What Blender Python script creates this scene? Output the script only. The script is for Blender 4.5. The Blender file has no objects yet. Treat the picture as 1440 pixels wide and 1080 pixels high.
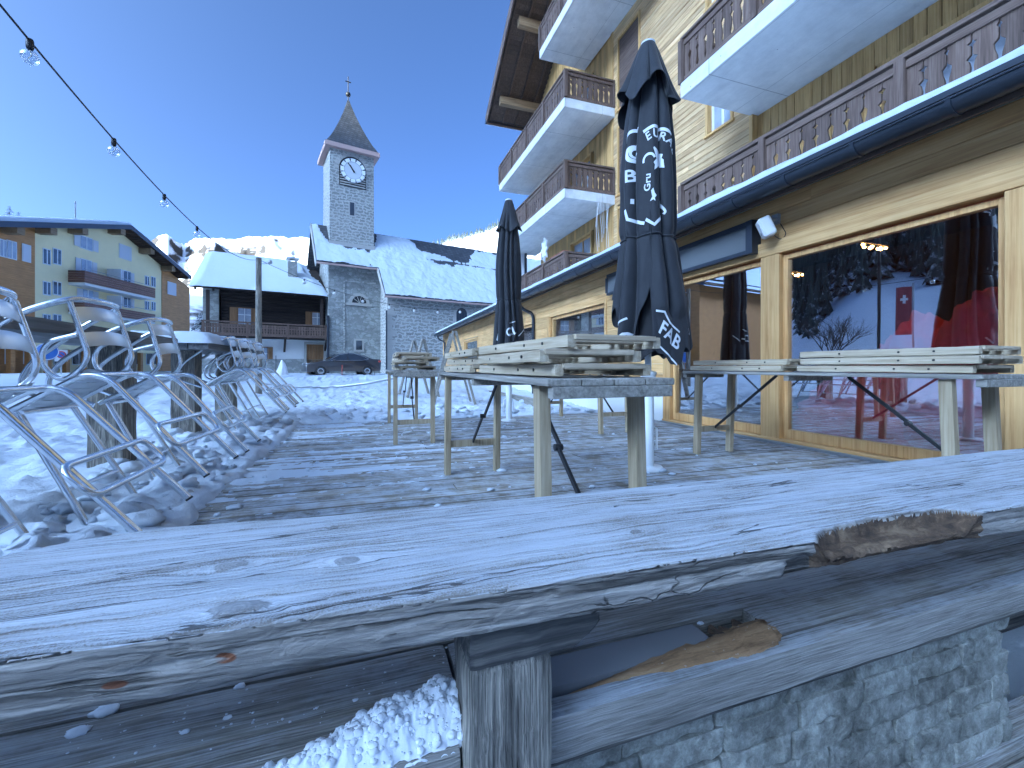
import bpy, math, random
from mathutils import Vector, Matrix, noise
R = math.radians
rnd = random.Random(7)
scn = bpy.context.scene
COL = scn.collection
# ------------------------------------------------------------------ camera
FPX, CX, HY, CAMZ = 605.0, 720.0, 516.0, 0.84
T = math.atan(207.0 / FPX)
ct, st = math.cos(T), math.sin(T)
cam = bpy.data.cameras.new('camera')
camo = bpy.data.objects.new('camera', cam); COL.objects.link(camo)
camo.location = (0, 0, CAMZ); camo.rotation_euler = (R(90), 0, -T)
cam.sensor_width = 36; cam.lens = 36 * FPX / 1440
cam.shift_y = -24 / 1440; cam.clip_start = 0.02; cam.clip_end = 9000
scn.camera = camo

def ray(u, v):
    r = (u - CX) / FPX
    return Vector((r * ct + st, ct - r * st, (HY - v) / FPX))
def at(u, v, D): return Vector((0, 0, CAMZ)) + ray(u, v) * D
def yx(u, x):                       # y where the sight line of column u meets the plane x = const
    q = ray(u, 0); return x * q.y / q.x
def zx(u, v, x):
    q = ray(u, v); return CAMZ + q.z * x / q.x

class Frame:                        # a building's own plan frame: s runs along its front, n runs away from the street
    def __init__(s, ox, oy, dx, dy):
        L = math.hypot(dx, dy); s.o = (ox, oy); s.d = (dx / L, dy / L); s.p = (-dy / L, dx / L)
        s.ang = math.atan2(dy, dx)
    def s(self, u, n=0.0):
        q = ray(u, 0); ox = self.o[0] + self.p[0] * n; oy = self.o[1] + self.p[1] * n
        return (q.x * oy - q.y * ox) / (q.y * self.d[0] - q.x * self.d[1])
    def D(self, u, n=0.0):
        s = self.s(u, n); x, y = self.xy(s, n); return x * st + y * ct
    def z(self, u, v, n=0.0): return CAMZ + (HY - v) / FPX * self.D(u, n)
    def xy(self, s, n=0.0): return (self.o[0] + self.d[0] * s + self.p[0] * n, self.o[1] + self.d[1] * s + self.p[1] * n)

# ------------------------------------------------------------------ mesh builder
def orth(d):
    d = Vector(d).normalized()
    a = Vector((0, 0, 1)) if abs(d.z) < .9 else Vector((1, 0, 0))
    x = a.cross(d).normalized(); return x, d.cross(x).normalized()

def rounded(pts, r, n=5):
    pts = [Vector(p) for p in pts]; out = [pts[0]]
    for i in range(1, len(pts) - 1):
        a, b, c = pts[i - 1], pts[i], pts[i + 1]
        l = min(r, (a - b).length * .48, (c - b).length * .48)
        p, q = b + (a - b).normalized() * l, b + (c - b).normalized() * l
        for k in range(n + 1):
            t = k / n; out.append(p * (1 - t) ** 2 + b * 2 * t * (1 - t) + q * t * t)
    out.append(pts[-1]); return out

class MB:
    def __init__(s): s.v = []; s.f = []; s.s = []
    def add(s, vs, fs, smooth=False):
        k = len(s.v); s.v += [tuple(p) for p in vs]
        for f in fs: s.f.append(tuple(i + k for i in f)); s.s.append(smooth)
        return s
    def box(s, x0, x1, y0, y1, z0, z1):
        vs = [(x, y, z) for z in (z0, z1) for y in (y0, y1) for x in (x0, x1)]
        return s.add(vs, [(0, 2, 3, 1), (4, 5, 7, 6), (0, 1, 5, 4), (2, 6, 7, 3), (0, 4, 6, 2), (1, 3, 7, 5)])
    def obox(s, M, sx, sy, sz):
        vs = [M @ Vector((x * sx / 2, y * sy / 2, z * sz / 2)) for z in (-1, 1) for y in (-1, 1) for x in (-1, 1)]
        return s.add(vs, [(0, 2, 3, 1), (4, 5, 7, 6), (0, 1, 5, 4), (2, 6, 7, 3), (0, 4, 6, 2), (1, 3, 7, 5)])
    def beam(s, p, q, w, h, up=(0, 0, 1)):
        p, q = Vector(p), Vector(q); d = (q - p).normalized(); sd = d.cross(Vector(up))
        if sd.length < 1e-4: sd = d.cross(Vector((1, 0, 0)))
        sd.normalize(); u = sd.cross(d).normalized()
        vs = [e + sd * a * w / 2 + u * b * h / 2 for e in (p, q) for a, b in ((-1, -1), (1, -1), (1, 1), (-1, 1))]
        return s.add(vs, [(0, 1, 2, 3), (7, 6, 5, 4), (0, 4, 5, 1), (1, 5, 6, 2), (2, 6, 7, 3), (3, 7, 4, 0)])
    def tube(s, pts, r, n=8, caps=True, r2=None, closed=False):
        pts = [Vector(p) for p in pts]; m = len(pts); vs = []; fs = []
        x = None
        for i in range(m):
            if closed: d = pts[(i + 1) % m] - pts[i - 1]
            else: d = pts[min(i + 1, m - 1)] - pts[max(i - 1, 0)]
            d.normalize()
            if x is None: x, y = orth(d)
            else:
                x = (x - d * x.dot(d)).normalized(); y = d.cross(x)
            rr = r if r2 is None else r + (r2 - r) * i / (m - 1)
            for k in range(n):
                a = 2 * math.pi * k / n; vs.append(pts[i] + x * math.cos(a) * rr + y * math.sin(a) * rr)
        for i in range(m if closed else m - 1):
            j = (i + 1) % m
            for k in range(n):
                l = (k + 1) % n; fs.append((i * n + k, i * n + l, j * n + l, j * n + k))
        s.add(vs, fs, True)
        if caps and not closed:
            s.add(vs[:n], [tuple(range(n - 1, -1, -1))]); s.add(vs[-n:], [tuple(range(n))])
        return s
    def lathe(s, prof, n=16, c=(0, 0, 0), M=None, smooth=True):
        vs = []; fs = []; c = Vector(c)
        for r, z in prof:
            for k in range(n):
                a = 2 * math.pi * k / n; p = Vector((r * math.cos(a), r * math.sin(a), z)); vs.append((M @ p if M else p) + c)
        for i in range(len(prof) - 1):
            for k in range(n):
                l = (k + 1) % n; fs.append((i * n + k, i * n + l, (i + 1) * n + l, (i + 1) * n + k))
        return s.add(vs, fs, smooth)
    def prism(s, poly, fn, d0, d1):
        n = len(poly); vs = [fn(a, b, d0) for a, b in poly] + [fn(a, b, d1) for a, b in poly]
        fs = [tuple(range(n - 1, -1, -1)), tuple(range(n, 2 * n))]
        fs += [(i, (i + 1) % n, n + (i + 1) % n, n + i) for i in range(n)]
        return s.add(vs, fs)
    def grid(s, pts, nu, nv, smooth=True, wrap=False):
        fs = []
        for j in range(nv - 1):
            for i in range(nu if wrap else nu - 1):
                a = j * nu + i; b = j * nu + (i + 1) % nu
                fs.append((a, b, b + nu, a + nu))
        return s.add(pts, fs, smooth)
    def rough_box(s, M, sx, sy, sz, seg=.02, amp=.003, freq=12, rad=.008, seed=0):
        """a box with worn edges and an uneven skin"""
        faces = []
        for ax in range(3):
            for sg in (-1, 1):
                dims = [sx, sy, sz]; a, b = [(1, 2), (0, 2), (0, 1)][ax]
                na, nb = max(2, int(dims[a] / seg)), max(2, int(dims[b] / seg)); vs = []
                for j in range(nb + 1):
                    for i in range(na + 1):
                        p = [0, 0, 0]; p[ax] = sg * dims[ax] / 2
                        p[a] = (i / na - .5) * dims[a]; p[b] = (j / nb - .5) * dims[b]
                        q = Vector(p)
                        # pull towards a rounded box
                        inn = Vector([max(-dims[k] / 2 + rad, min(dims[k] / 2 - rad, q[k])) for k in range(3)])
                        dd = q - inn
                        if dd.length > 1e-9: q = inn + dd.normalized() * rad
                        nrm = dd.normalized() if dd.length > 1e-9 else Vector((0, 0, 1))
                        h = noise.fractal((q + Vector((seed * 3.1, seed * 1.7, 0))) * freq, 1.0, 2.0, 4)
                        vs.append(M @ (q + nrm * h * amp))
                fs = []
                for j in range(nb):
                    for i in range(na):
                        k = j * (na + 1) + i; f = (k, k + 1, k + na + 2, k + na + 1)
                        flip = (sg > 0) != (ax == 1)
                        fs.append(f if flip else f[::-1])
                s.add(vs, fs, True)
        return s
    def build(s, name, mat=None, parent=None, bevel=0, loc=None, rz=None):
        me = bpy.data.meshes.new(name); me.from_pydata(s.v, [], s.f)
        me.polygons.foreach_set('use_smooth', s.s); me.update()
        if mat: me.materials.append(mat)
        o = bpy.data.objects.new(name, me); COL.objects.link(o)
        if parent: o.parent = parent
        if loc is not None: o.location = loc
        if rz is not None: o.rotation_euler = (0, 0, rz)
        if bevel:
            b = o.modifiers.new('bevel', 'BEVEL'); b.width = bevel; b.segments = 2; b.limit_method = 'ANGLE'; b.angle_limit = R(40)
        return o

def tag(o, label=None, cat=None, group=None, kind=None):
    if label: o['label'] = label
    if cat: o['category'] = cat
    if group: o['group'] = group
    if kind: o['kind'] = kind
    return o
def empty(name, loc=(0, 0, 0), rz=0.0, label=None, cat=None, group=None):
    o = bpy.data.objects.new(name, None); COL.objects.link(o); o.empty_display_size = .1
    o.location = loc; o.rotation_euler = (0, 0, rz)
    return tag(o, label, cat, group)
def copy_tree(o, parent=None):
    c = o.copy(); COL.objects.link(c)
    if parent: c.parent = parent
    for ch in [x for x in bpy.data.objects if x.parent == o]: copy_tree(ch, c)
    return c
def lerp(a, b, t): return a + (b - a) * t
def sm(a, b, x):
    t = max(0., min(1., (x - a) / (b - a))); return t * t * (3 - 2 * t)
def interp(tab, x):
    if x <= tab[0][0]: return tab[0][1]
    for (a, b), (c, d) in zip(tab, tab[1:]):
        if x <= c: return b + (d - b) * (x - a) / (c - a)
    return tab[-1][1]
def fbm(x, y, z=0., o=4): return noise.fractal(Vector((x, y, z)), 1.0, 2.0, o)

# ------------------------------------------------------------------ materials
class NT:
    def __init__(s, name):
        s.m = bpy.data.materials.new(name); s.m.use_nodes = True; s.t = s.m.node_tree; s.t.nodes.clear()
        s.out = s.t.nodes.new('ShaderNodeOutputMaterial')
    def n(s, typ, out=0, **kw):
        nd = s.t.nodes.new('ShaderNode' + typ); ins = kw.pop('ins', {})
        for k, v in kw.items(): setattr(nd, k, v)
        for k, v in ins.items():
            sk = nd.inputs[k]
            if isinstance(v, bpy.types.NodeSocket): s.t.links.new(v, sk)
            else:
                if isinstance(v, (tuple, list)) and sk.type == 'RGBA' and len(v) == 3: v = tuple(v) + (1,)
                sk.default_value = v
        return nd.outputs[out]
    def math(s, op, a, b=0.0, c=None, clamp=False):
        i = {0: a, 1: b}
        if c is not None: i[2] = c
        return s.n('Math', operation=op, use_clamp=clamp, ins=i)
    def mix(s, f, a, b, blend='MIX'):
        nd = s.t.nodes.new('ShaderNodeMix'); nd.data_type = 'RGBA'; nd.blend_type = blend
        for i, v in ((0, f), (6, a), (7, b)):
            sk = nd.inputs[i]
            if isinstance(v, bpy.types.NodeSocket): s.t.links.new(v, sk)
            else:
                if isinstance(v, (tuple, list)) and len(v) == 3: v = tuple(v) + (1,)
                sk.default_value = v
        return nd.outputs[2]
    def ramp(s, f, stops, interp='LINEAR'):
        nd = s.t.nodes.new('ShaderNodeValToRGB'); cr = nd.color_ramp; cr.interpolation = interp
        while len(cr.elements) < len(stops): cr.elements.new(.5)
        for e, (p, c) in zip(cr.elements, stops):
            e.position = p; e.color = (tuple(c) + (1,)) if isinstance(c, (tuple, list)) else (c, c, c, 1)
        s.t.links.new(f, nd.inputs[0]); return nd.outputs[0]
    def co(s, scale=(1, 1, 1), rand=0.0, rot=(0, 0, 0)):
        v = s.n('TexCoord', out=3)
        if rand:
            r = s.n('ObjectInfo', out=5); v = s.n('VectorMath', operation='ADD', ins={0: v, 1: s.n('VectorMath', operation='SCALE', ins={0: (1.3, 2.1, .7), 3: s.math('MULTIPLY', r, rand)})})
        return s.n('Mapping', ins={0: v, 2: rot, 3: scale})
    def noise(s, vec, scale=5, detail=4, rough=.55, dist=0.0):
        return s.n('TexNoise', ins={'Vector': vec, 'Scale': scale, 'Detail': detail, 'Roughness': rough, 'Distortion': dist})
    def bump(s, h, strength=.3, dist=.01, normal=None):
        i = {'Height': h, 'Strength': strength, 'Distance': dist}
        if normal is not None: i['Normal'] = normal
        return s.n('Bump', ins=i)
    def bsdf(s, col, rough=.6, normal=None, metal=0.0, spec=.5, **extra):
        i = {'Base Color': col, 'Roughness': rough, 'Metallic': metal, 'Specular IOR Level': spec}
        if normal is not None: i['Normal'] = normal
        i.update(extra)
        return s.n('BsdfPrincipled', ins=i)
    def done(s, sh): s.t.links.new(sh, s.out.inputs[0]); return s.m

def island(m, var=.2):
    nd = m.t.nodes.new('ShaderNodeNewGeometry'); r = nd.outputs['Random Per Island']
    return m.math('MULTIPLY_ADD', r, 2 * var, 1 - var)
def normal_z(m):
    nd = m.t.nodes.new('ShaderNodeNewGeometry')
    return m.n('SeparateXYZ', out=2, ins={0: nd.outputs['Normal']})
def scaled(m, col, f): return m.n('HueSaturation', ins={'Color': col, 'Value': f})

def wood(name, dark, mid, light, axis='x', scale=1.0, rough=.7, var=.18, bump=.35, frost=0.0, fine=1.0, rand=7.0, stain=.25, frostcol=(.56, .62, .70)):
    m = NT(name)
    k = {'x': (.9, 13, 13), 'y': (13, .9, 13), 'z': (13, 13, .9)}[axis]
    k2 = {'x': (2, 70, 70), 'y': (70, 2, 70), 'z': (70, 70, 2)}[axis]
    v1 = m.co(tuple(a * scale for a in k), rand); v2 = m.co(tuple(a * scale * fine for a in k2), rand)
    gi = m.t.nodes.new('ShaderNodeNewGeometry'); off = m.n('VectorMath', operation='SCALE', ins={0: (31, 17, 23), 3: gi.outputs['Random Per Island']})
    v1 = m.n('VectorMath', operation='ADD', ins={0: v1, 1: off}); v2 = m.n('VectorMath', operation='ADD', ins={0: v2, 1: off})
    a = m.noise(v1, 1.6, 6, .62, .6); b = m.noise(v2, 1.0, 4, .6, .2)
    f = m.math('MULTIPLY_ADD', b, .55, m.math('MULTIPLY', a, .5))
    col = m.ramp(f, [(.36, dark), (.52, mid), (.68, light)])
    big = m.noise(m.co((1.1, 1.1, 1.1), rand), 1.4, 4, .6)
    col = scaled(m, col, m.math('MULTIPLY', island(m, var), m.math('MULTIPLY_ADD', big, stain * 2, 1 - stain)))
    rr = rough
    if frost:
        fz = m.math('MULTIPLY', m.math('SUBTRACT', normal_z(m), .55, clamp=True), 2.2, clamp=True)
        fn = m.noise(m.co((3, 3, 3), rand), 2.2, 8, .7)
        fk = m.ramp(m.math('ADD', fn, m.math('MULTIPLY', m.math('SUBTRACT', b, .5), .5)), [(.5 - frost * .22, 0.0), (.62, 1.0)])
        ff = m.math('MULTIPLY', m.math('MULTIPLY', fz, fk), min(1., frost * 1.1))
        col = m.mix(ff, col, frostcol)
    h = m.math('MULTIPLY_ADD', a, .5, b)
    return m.done(m.bsdf(col, rr, m.bump(h, bump, .006), spec=.35))

def plain(name, col, rough=.5, metal=0.0, nscale=8, var=.12, bump=.08, spec=.5, bd=.004):
    m = NT(name); c = m.co((1, 1, 1), 5.0); a = m.noise(c, nscale, 6, .65)
    cc = scaled(m, m.mix(0.0, col, col), m.math('MULTIPLY_ADD', a, var * 2, 1 - var))
    return m.done(m.bsdf(cc, m.math('MULTIPLY_ADD', a, .2, rough - .1), m.bump(m.noise(c, nscale * 6, 5, .7), bump, bd), metal, spec))

def snow(name='snow', col=(.58, .635, .70), lump=1.0, dirt=.0, bd=.03):
    m = NT(name); c = m.co((1, 1, 1)); a = m.noise(c, 3.0, 8, .68); b = m.noise(c, 34.0, 6, .75); g = m.noise(c, 240.0, 2, .6)
    cc = m.mix(m.math('MULTIPLY', m.ramp(a, [(.35, 0.), (.75, 1.)]), .25), col, (.50, .56, .63))
    if dirt: cc = m.mix(m.math('MULTIPLY', m.ramp(m.noise(c, 1.1, 6, .7), [(.5, 0.), (.7, 1.)]), dirt), cc, (.42, .44, .47))
    h = m.math('ADD', m.math('MULTIPLY', b, .7), m.math('MULTIPLY_ADD', g, .12, a))
    return m.done(m.bsdf(cc, .65, m.bump(h, .55 * lump, bd), spec=.3))

def stone(name, c1, c2, mortar, bw=.55, bh=.26, msize=.035, bump=.6, warp=.09):
    m = NT(name); v = m.n('TexCoord', out=3); sp = m.t.nodes.new('ShaderNodeSeparateXYZ'); m.t.links.new(v, sp.inputs[0])
    uv = m.n('CombineXYZ', ins={0: m.math('ADD', sp.outputs[0], sp.outputs[1]), 1: sp.outputs[2], 2: 0.0})
    w = m.n('TexNoise', out=1, ins={'Vector': v, 'Scale': 2.3, 'Detail': 5, 'Roughness': .6})
    uv = m.n('VectorMath', operation='ADD', ins={0: uv, 1: m.n('VectorMath', operation='SCALE', ins={0: m.n('VectorMath', operation='SUBTRACT', ins={0: w, 1: (.5, .5, .5)}), 3: warp * 3})})
    br = m.t.nodes.new('ShaderNodeTexBrick'); br.offset = .43; br.squash = .7; br.squash_frequency = 3
    for k, x in (('Color1', c1 + (1,)), ('Color2', c2 + (1,)), ('Mortar', mortar + (1,)), ('Scale', 1.0), ('Mortar Size', msize), ('Mortar Smooth', .35), ('Bias', -.1), ('Brick Width', bw), ('Row Height', bh)): br.inputs[k].default_value = x
    m.t.links.new(uv, br.inputs['Vector'])
    a = m.noise(v, 7, 8, .7); col = scaled(m, br.outputs[0], m.math('MULTIPLY_ADD', a, 1.0, .52))
    col = m.mix(m.math('MULTIPLY', m.ramp(m.noise(v, .5, 6, .65), [(.45, 0.), (.68, 1.)]), .35), col, mortar)
    h = m.math('MULTIPLY_ADD', br.outputs[1], -.8, a)
    return m.done(m.bsdf(col, .85, m.bump(h, bump, .05), spec=.2))

def rubble(name, cols, scale=2.2, bump=.6):
    m = NT(name); v = m.n('TexCoord', out=3)
    w = m.n('TexNoise', out=1, ins={'Vector': v, 'Scale': 1.6, 'Detail': 5, 'Roughness': .6})
    q = m.n('VectorMath', operation='ADD', ins={0: m.n('Mapping', ins={0: v, 3: (1, 1, 1.7)}), 1: m.n('VectorMath', operation='SCALE', ins={0: w, 3: .5})})
    e = m.n('TexVoronoi', feature='DISTANCE_TO_EDGE', ins={'Vector': q, 'Scale': scale})
    c = m.n('TexVoronoi', out=1, feature='F1', ins={'Vector': q, 'Scale': scale})
    g = m.n('SeparateColor', ins={0: c}); a = m.noise(v, 9, 8, .72)
    col = m.ramp(m.math('MULTIPLY_ADD', g, .6, m.math('MULTIPLY', a, .4)), [(.15, cols[0]), (.5, cols[1]), (.85, cols[2])])
    col = m.mix(m.ramp(e, [(.01, 1.), (.07, 0.)]), col, cols[3])
    col = scaled(m, col, m.math('MULTIPLY_ADD', m.noise(v, 1.3, 8, .7), .9, .58))
    h = m.math('MULTIPLY_ADD', m.ramp(e, [(0., 0.), (.12, 1.)]), .6, a)
    return m.done(m.bsdf(col, .88, m.bump(h, bump, .05), spec=.2))

M = {}
M['snow'] = snow()
M['snow_near'] = snow('crusty_snow', (.74, .78, .83), .8, 0., .004)
M['snow_ground'] = snow('snow_ground', dirt=.18, lump=1.0)
M['larch'] = wood('larch_boards', (.44, .22, .08), (.64, .38, .155), (.73, .48, .23), 'y', .7, .6, .16, .2)
M['larch_z'] = wood('larch_posts', (.44, .215, .075), (.63, .365, .145), (.71, .45, .20), 'z', .7, .55, .1, .2)
M['larch_grey'] = wood('weathered_siding', (.33, .18, .075), (.58, .375, .18), (.70, .50, .285), 'y', .6, .7, .24, .25)
M['larch_vert'] = wood('vertical_siding', (.36, .19, .065), (.56, .33, .12), (.65, .42, .18), 'z', .6, .65, .2, .25)
M['brown'] = wood('brown_stained_wood', (.066, .04, .03), (.13, .084, .064), (.195, .138, .11), 'z', 1., .7, .2, .3)
M['brown_y'] = wood('brown_stained_rail', (.07, .043, .033), (.14, .092, .07), (.205, .145, .115), 'y', 1., .7, .15, .3)
M['soffit'] = wood('dark_soffit_boards', (.06, .04, .03), (.10, .068, .05), (.15, .105, .075), 'y', .8, .75, .2, .3)
M['purlin'] = wood('purlin_wood', (.17, .11, .06), (.27, .18, .10), (.34, .24, .14), 'x', .6, .7, .1, .3)
M['deck'] = wood('deck_boards', (.10, .085, .065), (.20, .175, .14), (.31, .28, .23), 'x', .9, .8, .36, .6, frost=.55, stain=.35)
M['grey_wood'] = wood('grey_weathered_wood', (.15, .135, .115), (.27, .25, .215), (.40, .375, .33), 'y', 1.2, .75, .14, .4, frost=.3)
M['pale_wood'] = wood('pale_chair_wood', (.30, .225, .14), (.44, .36, .25), (.56, .48, .36), 'y', 1.2, .65, .14, .35, frost=.35)
M['pale_x'] = wood('pale_chair_slat', (.27, .20, .125), (.42, .335, .23), (.55, .46, .34), 'x', 1.2, .65, .2, .35, frost=.35)
M['leg_wood'] = wood('table_leg_wood', (.24, .175, .10), (.37, .29, .185), (.48, .40, .28), 'z', 1.2, .65, .12, .35)
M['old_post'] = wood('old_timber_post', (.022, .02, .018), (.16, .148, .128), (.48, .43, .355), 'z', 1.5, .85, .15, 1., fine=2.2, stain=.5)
M['old_beam'] = wood('old_timber_beam', (.014, .014, .014), (.065, .062, .059), (.20, .185, .16), 'x', 1.3, .85, .15, .8, stain=.4)
M['dark_log'] = wood('dark_chalet_timber', (.012, .009, .008), (.028, .02, .017), (.05, .038, .03), 'x', .6, .8, .25, .4)
M['dark_log_z'] = wood('dark_chalet_post', (.02, .014, .012), (.045, .03, .025), (.07, .05, .04), 'z', .6, .8, .25, .4)
M['shutter_wood'] = wood('brown_shutter', (.16, .08, .035), (.24, .125, .055), (.31, .17, .08), 'z', 1., .6, .1, .2)
M['hotel_wood'] = wood('hotel_brown_boards', (.32, .14, .045), (.45, .21, .07), (.55, .28, .10), 'x', .5, .6, .2, .25)
M['hotel_balcony'] = wood('hotel_balcony_boards', (.12, .055, .04), (.18, .085, .06), (.23, .12, .085), 'x', .6, .6, .16, .25)
M['cream'] = plain('cream_render', (.88, .75, .44), .9, 0, 2, .08, .3, .2)
M['white_wall'] = plain('white_render', (.74, .73, .70), .9, 0, 3, .06, .2, .2)
M['concrete'] = plain('pale_concrete', (.70, .70, .68), .85, 0, 3.5, .16, .2, .25)
m = NT('pale_concrete_slab'); v = m.n('TexCoord', out=3); sp = m.t.nodes.new('ShaderNodeSeparateXYZ'); m.t.links.new(v, sp.inputs[0])
def jline(c, period, w):
    f = m.math('ABSOLUTE', m.math('SUBTRACT', m.math('FRACT', m.math('MULTIPLY', c, 1 / period)), .5))
    return m.math('LESS_THAN', f, w / period)
jn = m.math('MAXIMUM', jline(sp.outputs[1], 2.45, .008), m.math('MULTIPLY', jline(sp.outputs[0], 1.3, .006), .7))
a = m.noise(v, 2.2, 8, .7); pits = m.n('TexVoronoi', feature='F1', ins={'Vector': v, 'Scale': 3.2}); pit = m.math('LESS_THAN', pits, m.math('MULTIPLY', m.noise(v, 2.0, 2, .5), .085))
stn = m.ramp(m.noise(m.n('Mapping', ins={0: v, 3: (2.4, .5, 2.4)}), 1.0, 7, .7), [(.42, 0.), (.7, 1.)])
cc = m.mix(m.math('MULTIPLY', stn, .45), (.72, .72, .70), (.42, .43, .44)); cc = scaled(m, cc, m.math('MULTIPLY_ADD', a, .6, .68))
cc = m.mix(m.math('MULTIPLY', m.math('MAXIMUM', jn, pit), .6), cc, (.16, .165, .17))
M['concrete'] = m.done(m.bsdf(cc, .85, m.bump(m.math('SUBTRACT', m.noise(v, 14, 7, .7), m.math('MULTIPLY', m.math('MAXIMUM', jn, pit), 1.5)), .35, .01), spec=.25))
m = NT('slate_tiles'); v = m.co((1, 1, 1)); sp = m.t.nodes.new('ShaderNodeSeparateXYZ'); m.t.links.new(v, sp.inputs[0])
br = m.t.nodes.new('ShaderNodeTexBrick')
m.t.links.new(m.n('CombineXYZ', ins={0: m.math('ADD', sp.outputs[0], sp.outputs[1]), 1: sp.outputs[2], 2: 0.}), br.inputs['Vector'])
for k, x in (('Color1', (.045, .05, .06, 1)), ('Color2', (.08, .085, .10, 1)), ('Mortar', (.03, .03, .03, 1)), ('Scale', 1.), ('Mortar Size', .02), ('Brick Width', .3), ('Row Height', .2)): br.inputs[k].default_value = x
M['slate'] = m.done(m.bsdf(scaled(m, br.outputs[0], m.math('MULTIPLY_ADD', m.noise(v, 3, 6, .7), 1.2, .4)), .6, m.bump(br.outputs[1], -.4, .03)))
M['church_stone'] = stone('church_rubble_courses', (.26, .255, .235), (.36, .35, .32), (.50, .49, .45), .66, .25, .06, .8, .22)
M['tower_stone'] = stone('tower_stone_courses', (.25, .25, .235), (.34, .335, .31), (.47, .46, .42), .5, .23, .055, .8, .18)
M['church_render'] = rubble('church_rubble_render', ((.22, .225, .21), (.33, .335, .315), (.42, .42, .395), (.24, .245, .23)), 3.2)
M['ashlar'] = plain('pale_ashlar', (.46, .44, .40), .85, 0, 4, .15, .4, .2)
M['pink_trim'] = plain('pink_cornice', (.50, .34, .30), .8, 0, 4, .1, .2)
M['clock_white'] = plain('clock_face', (.62, .64, .66), .6, 0, 3, .05, .05)
M['clock_plate'] = plain('clock_numeral_plate', (.85, .86, .86), .5, 0, 3, .05, .05)
M['black'] = plain('black_iron', (.02, .02, .022), .5, .2, 8, .2, .1)
M['anthracite'] = plain('anthracite_gutter', (.04, .048, .062), .34, .4, 4, .25, .06, .5)
M['white_metal'] = plain('white_painted_metal', (.72, .74, .74), .4, 0, 9, .06, .08)
M['grey_metal'] = plain('galvanised_metal', (.36, .38, .40), .4, .8, 9, .1, .08)
M['white_plastic'] = plain('white_plastic', (.68, .69, .69), .42, 0, 9, .04, .05)
M['grille'] = plain('grey_grille', (.30, .31, .32), .6, 0, 60, .2, .2)
m = NT('aluminium'); c = m.co((1, 1, 1), 4.); a = m.noise(c, 14, 6, .7)
M['alu'] = m.done(m.bsdf((.74, .76, .78), m.math('MULTIPLY_ADD', a, .22, .10), m.bump(m.noise(c, 120, 3, .6), .03, .002), 1.0))
m = NT('aluminium_slat'); c = m.co((1, 40, 1), 4.); a = m.noise(c, 8, 5, .7)
M['alu_slat'] = m.done(m.bsdf((.60, .62, .64), m.math('MULTIPLY_ADD', a, .25, .2), m.bump(a, .05, .002), 1.0))
m = NT('umbrella_fabric'); c = m.co((1, 1, 1), 4.); a = m.noise(c, 6, 7, .65); wv = m.noise(c, 420, 2, .5)
M['cloth'] = m.done(m.bsdf(m.mix(a, (.009, .010, .013), (.026, .028, .034)), .72, m.bump(m.math('MULTIPLY_ADD', a, 1.2, m.math('MULTIPLY', wv, .25)), .35, .008), spec=.35, **{'Sheen Weight': .12}))
M['cloth_in'] = plain('umbrella_lining', (.012, .012, .015), .8, 0, 8, .2, .2)
M['print'] = plain('white_print', (.62, .64, .66), .65, 0, 9, .08, .1)
m = NT('window_glass'); fr = m.n('LayerWeight', out=1, ins={0: .35}); k = m.math('MULTIPLY_ADD', fr, .5, .33, clamp=True)
nz = m.bump(m.noise(m.co((1, 1, 1)), 1.1, 2, .5), .012, .05)
mx = m.t.nodes.new('ShaderNodeMixShader'); m.t.links.new(k, mx.inputs[0])
m.t.links.new(m.n('BsdfTransparent', ins={0: (.92, .93, .94, 1)}), mx.inputs[1]); m.t.links.new(m.n('BsdfGlossy', ins={'Color': (.92, .94, .97, 1), 'Roughness': .004, 'Normal': nz}), mx.inputs[2])
M['glass'] = m.done(mx.outputs[0])
M['dark_glass'] = plain('dark_window_pane', (.03, .036, .045), .06, 0, 2, .3, .02, .9)
M['curtain_glass'] = plain('curtained_window_pane', (.30, .33, .38), .1, 0, 3, .5, .02, .8)
M['frost_glass'] = plain('frosted_screen', (.72, .74, .78), .3, 0, 3, .05, .02)
m = NT('roller_mesh'); v = m.co((1, 1, 1)); a = m.n('TexWave', wave_type='BANDS', bands_direction='Z', ins={'Vector': v, 'Scale': 40.}); b = m.n('TexWave', wave_type='BANDS', bands_direction='Y', ins={'Vector': v, 'Scale': 40.})
q = m.math('MULTIPLY', a, b)
M['mesh'] = m.done(m.bsdf(m.mix(q, (.11, .12, .125), (.20, .21, .22)), .6, m.bump(q, .2, .002)))
M['red_cloth'] = plain('red_cover_fabric', (.66, .06, .075), .7, 0, 5, .2, .3, .4, .03)
M['flag_cloth'] = plain('faded_flag_cloth', (.30, .06, .065), .8, 0, 5, .15, .2)
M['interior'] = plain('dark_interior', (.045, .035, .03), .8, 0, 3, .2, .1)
m = NT('lit_bulb'); e = m.n('Emission', ins={0: (1., .42, .12, 1), 1: 16.})
M['lit'] = m.done(e)
m = NT('clear_bulb'); mx = m.t.nodes.new('ShaderNodeMixShader'); fr = m.n('LayerWeight', out=1, ins={0: .4})
m.t.links.new(m.math('MULTIPLY_ADD', fr, .6, .12), mx.inputs[0]); m.t.links.new(m.n('BsdfTransparent', ins={0: (.9, .93, .95, 1)}), mx.inputs[1]); m.t.links.new(m.n('BsdfGlossy', ins={0: (1, 1, 1, 1), 1: .03}), mx.inputs[2])
M['bulb'] = m.done(mx.outputs[0])
m = NT('car_paint'); c = m.co((1, 1, 1)); M['car'] = m.done(m.bsdf((.045, .05, .062), .28, None, .3, .6, **{'Coat Weight': .8, 'Coat Roughness': .06}))
M['tyre'] = plain('tyre_rubber', (.02, .02, .02), .85)
M['alloy'] = plain('wheel_alloy', (.55, .57, .6), .3, .9)
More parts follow.
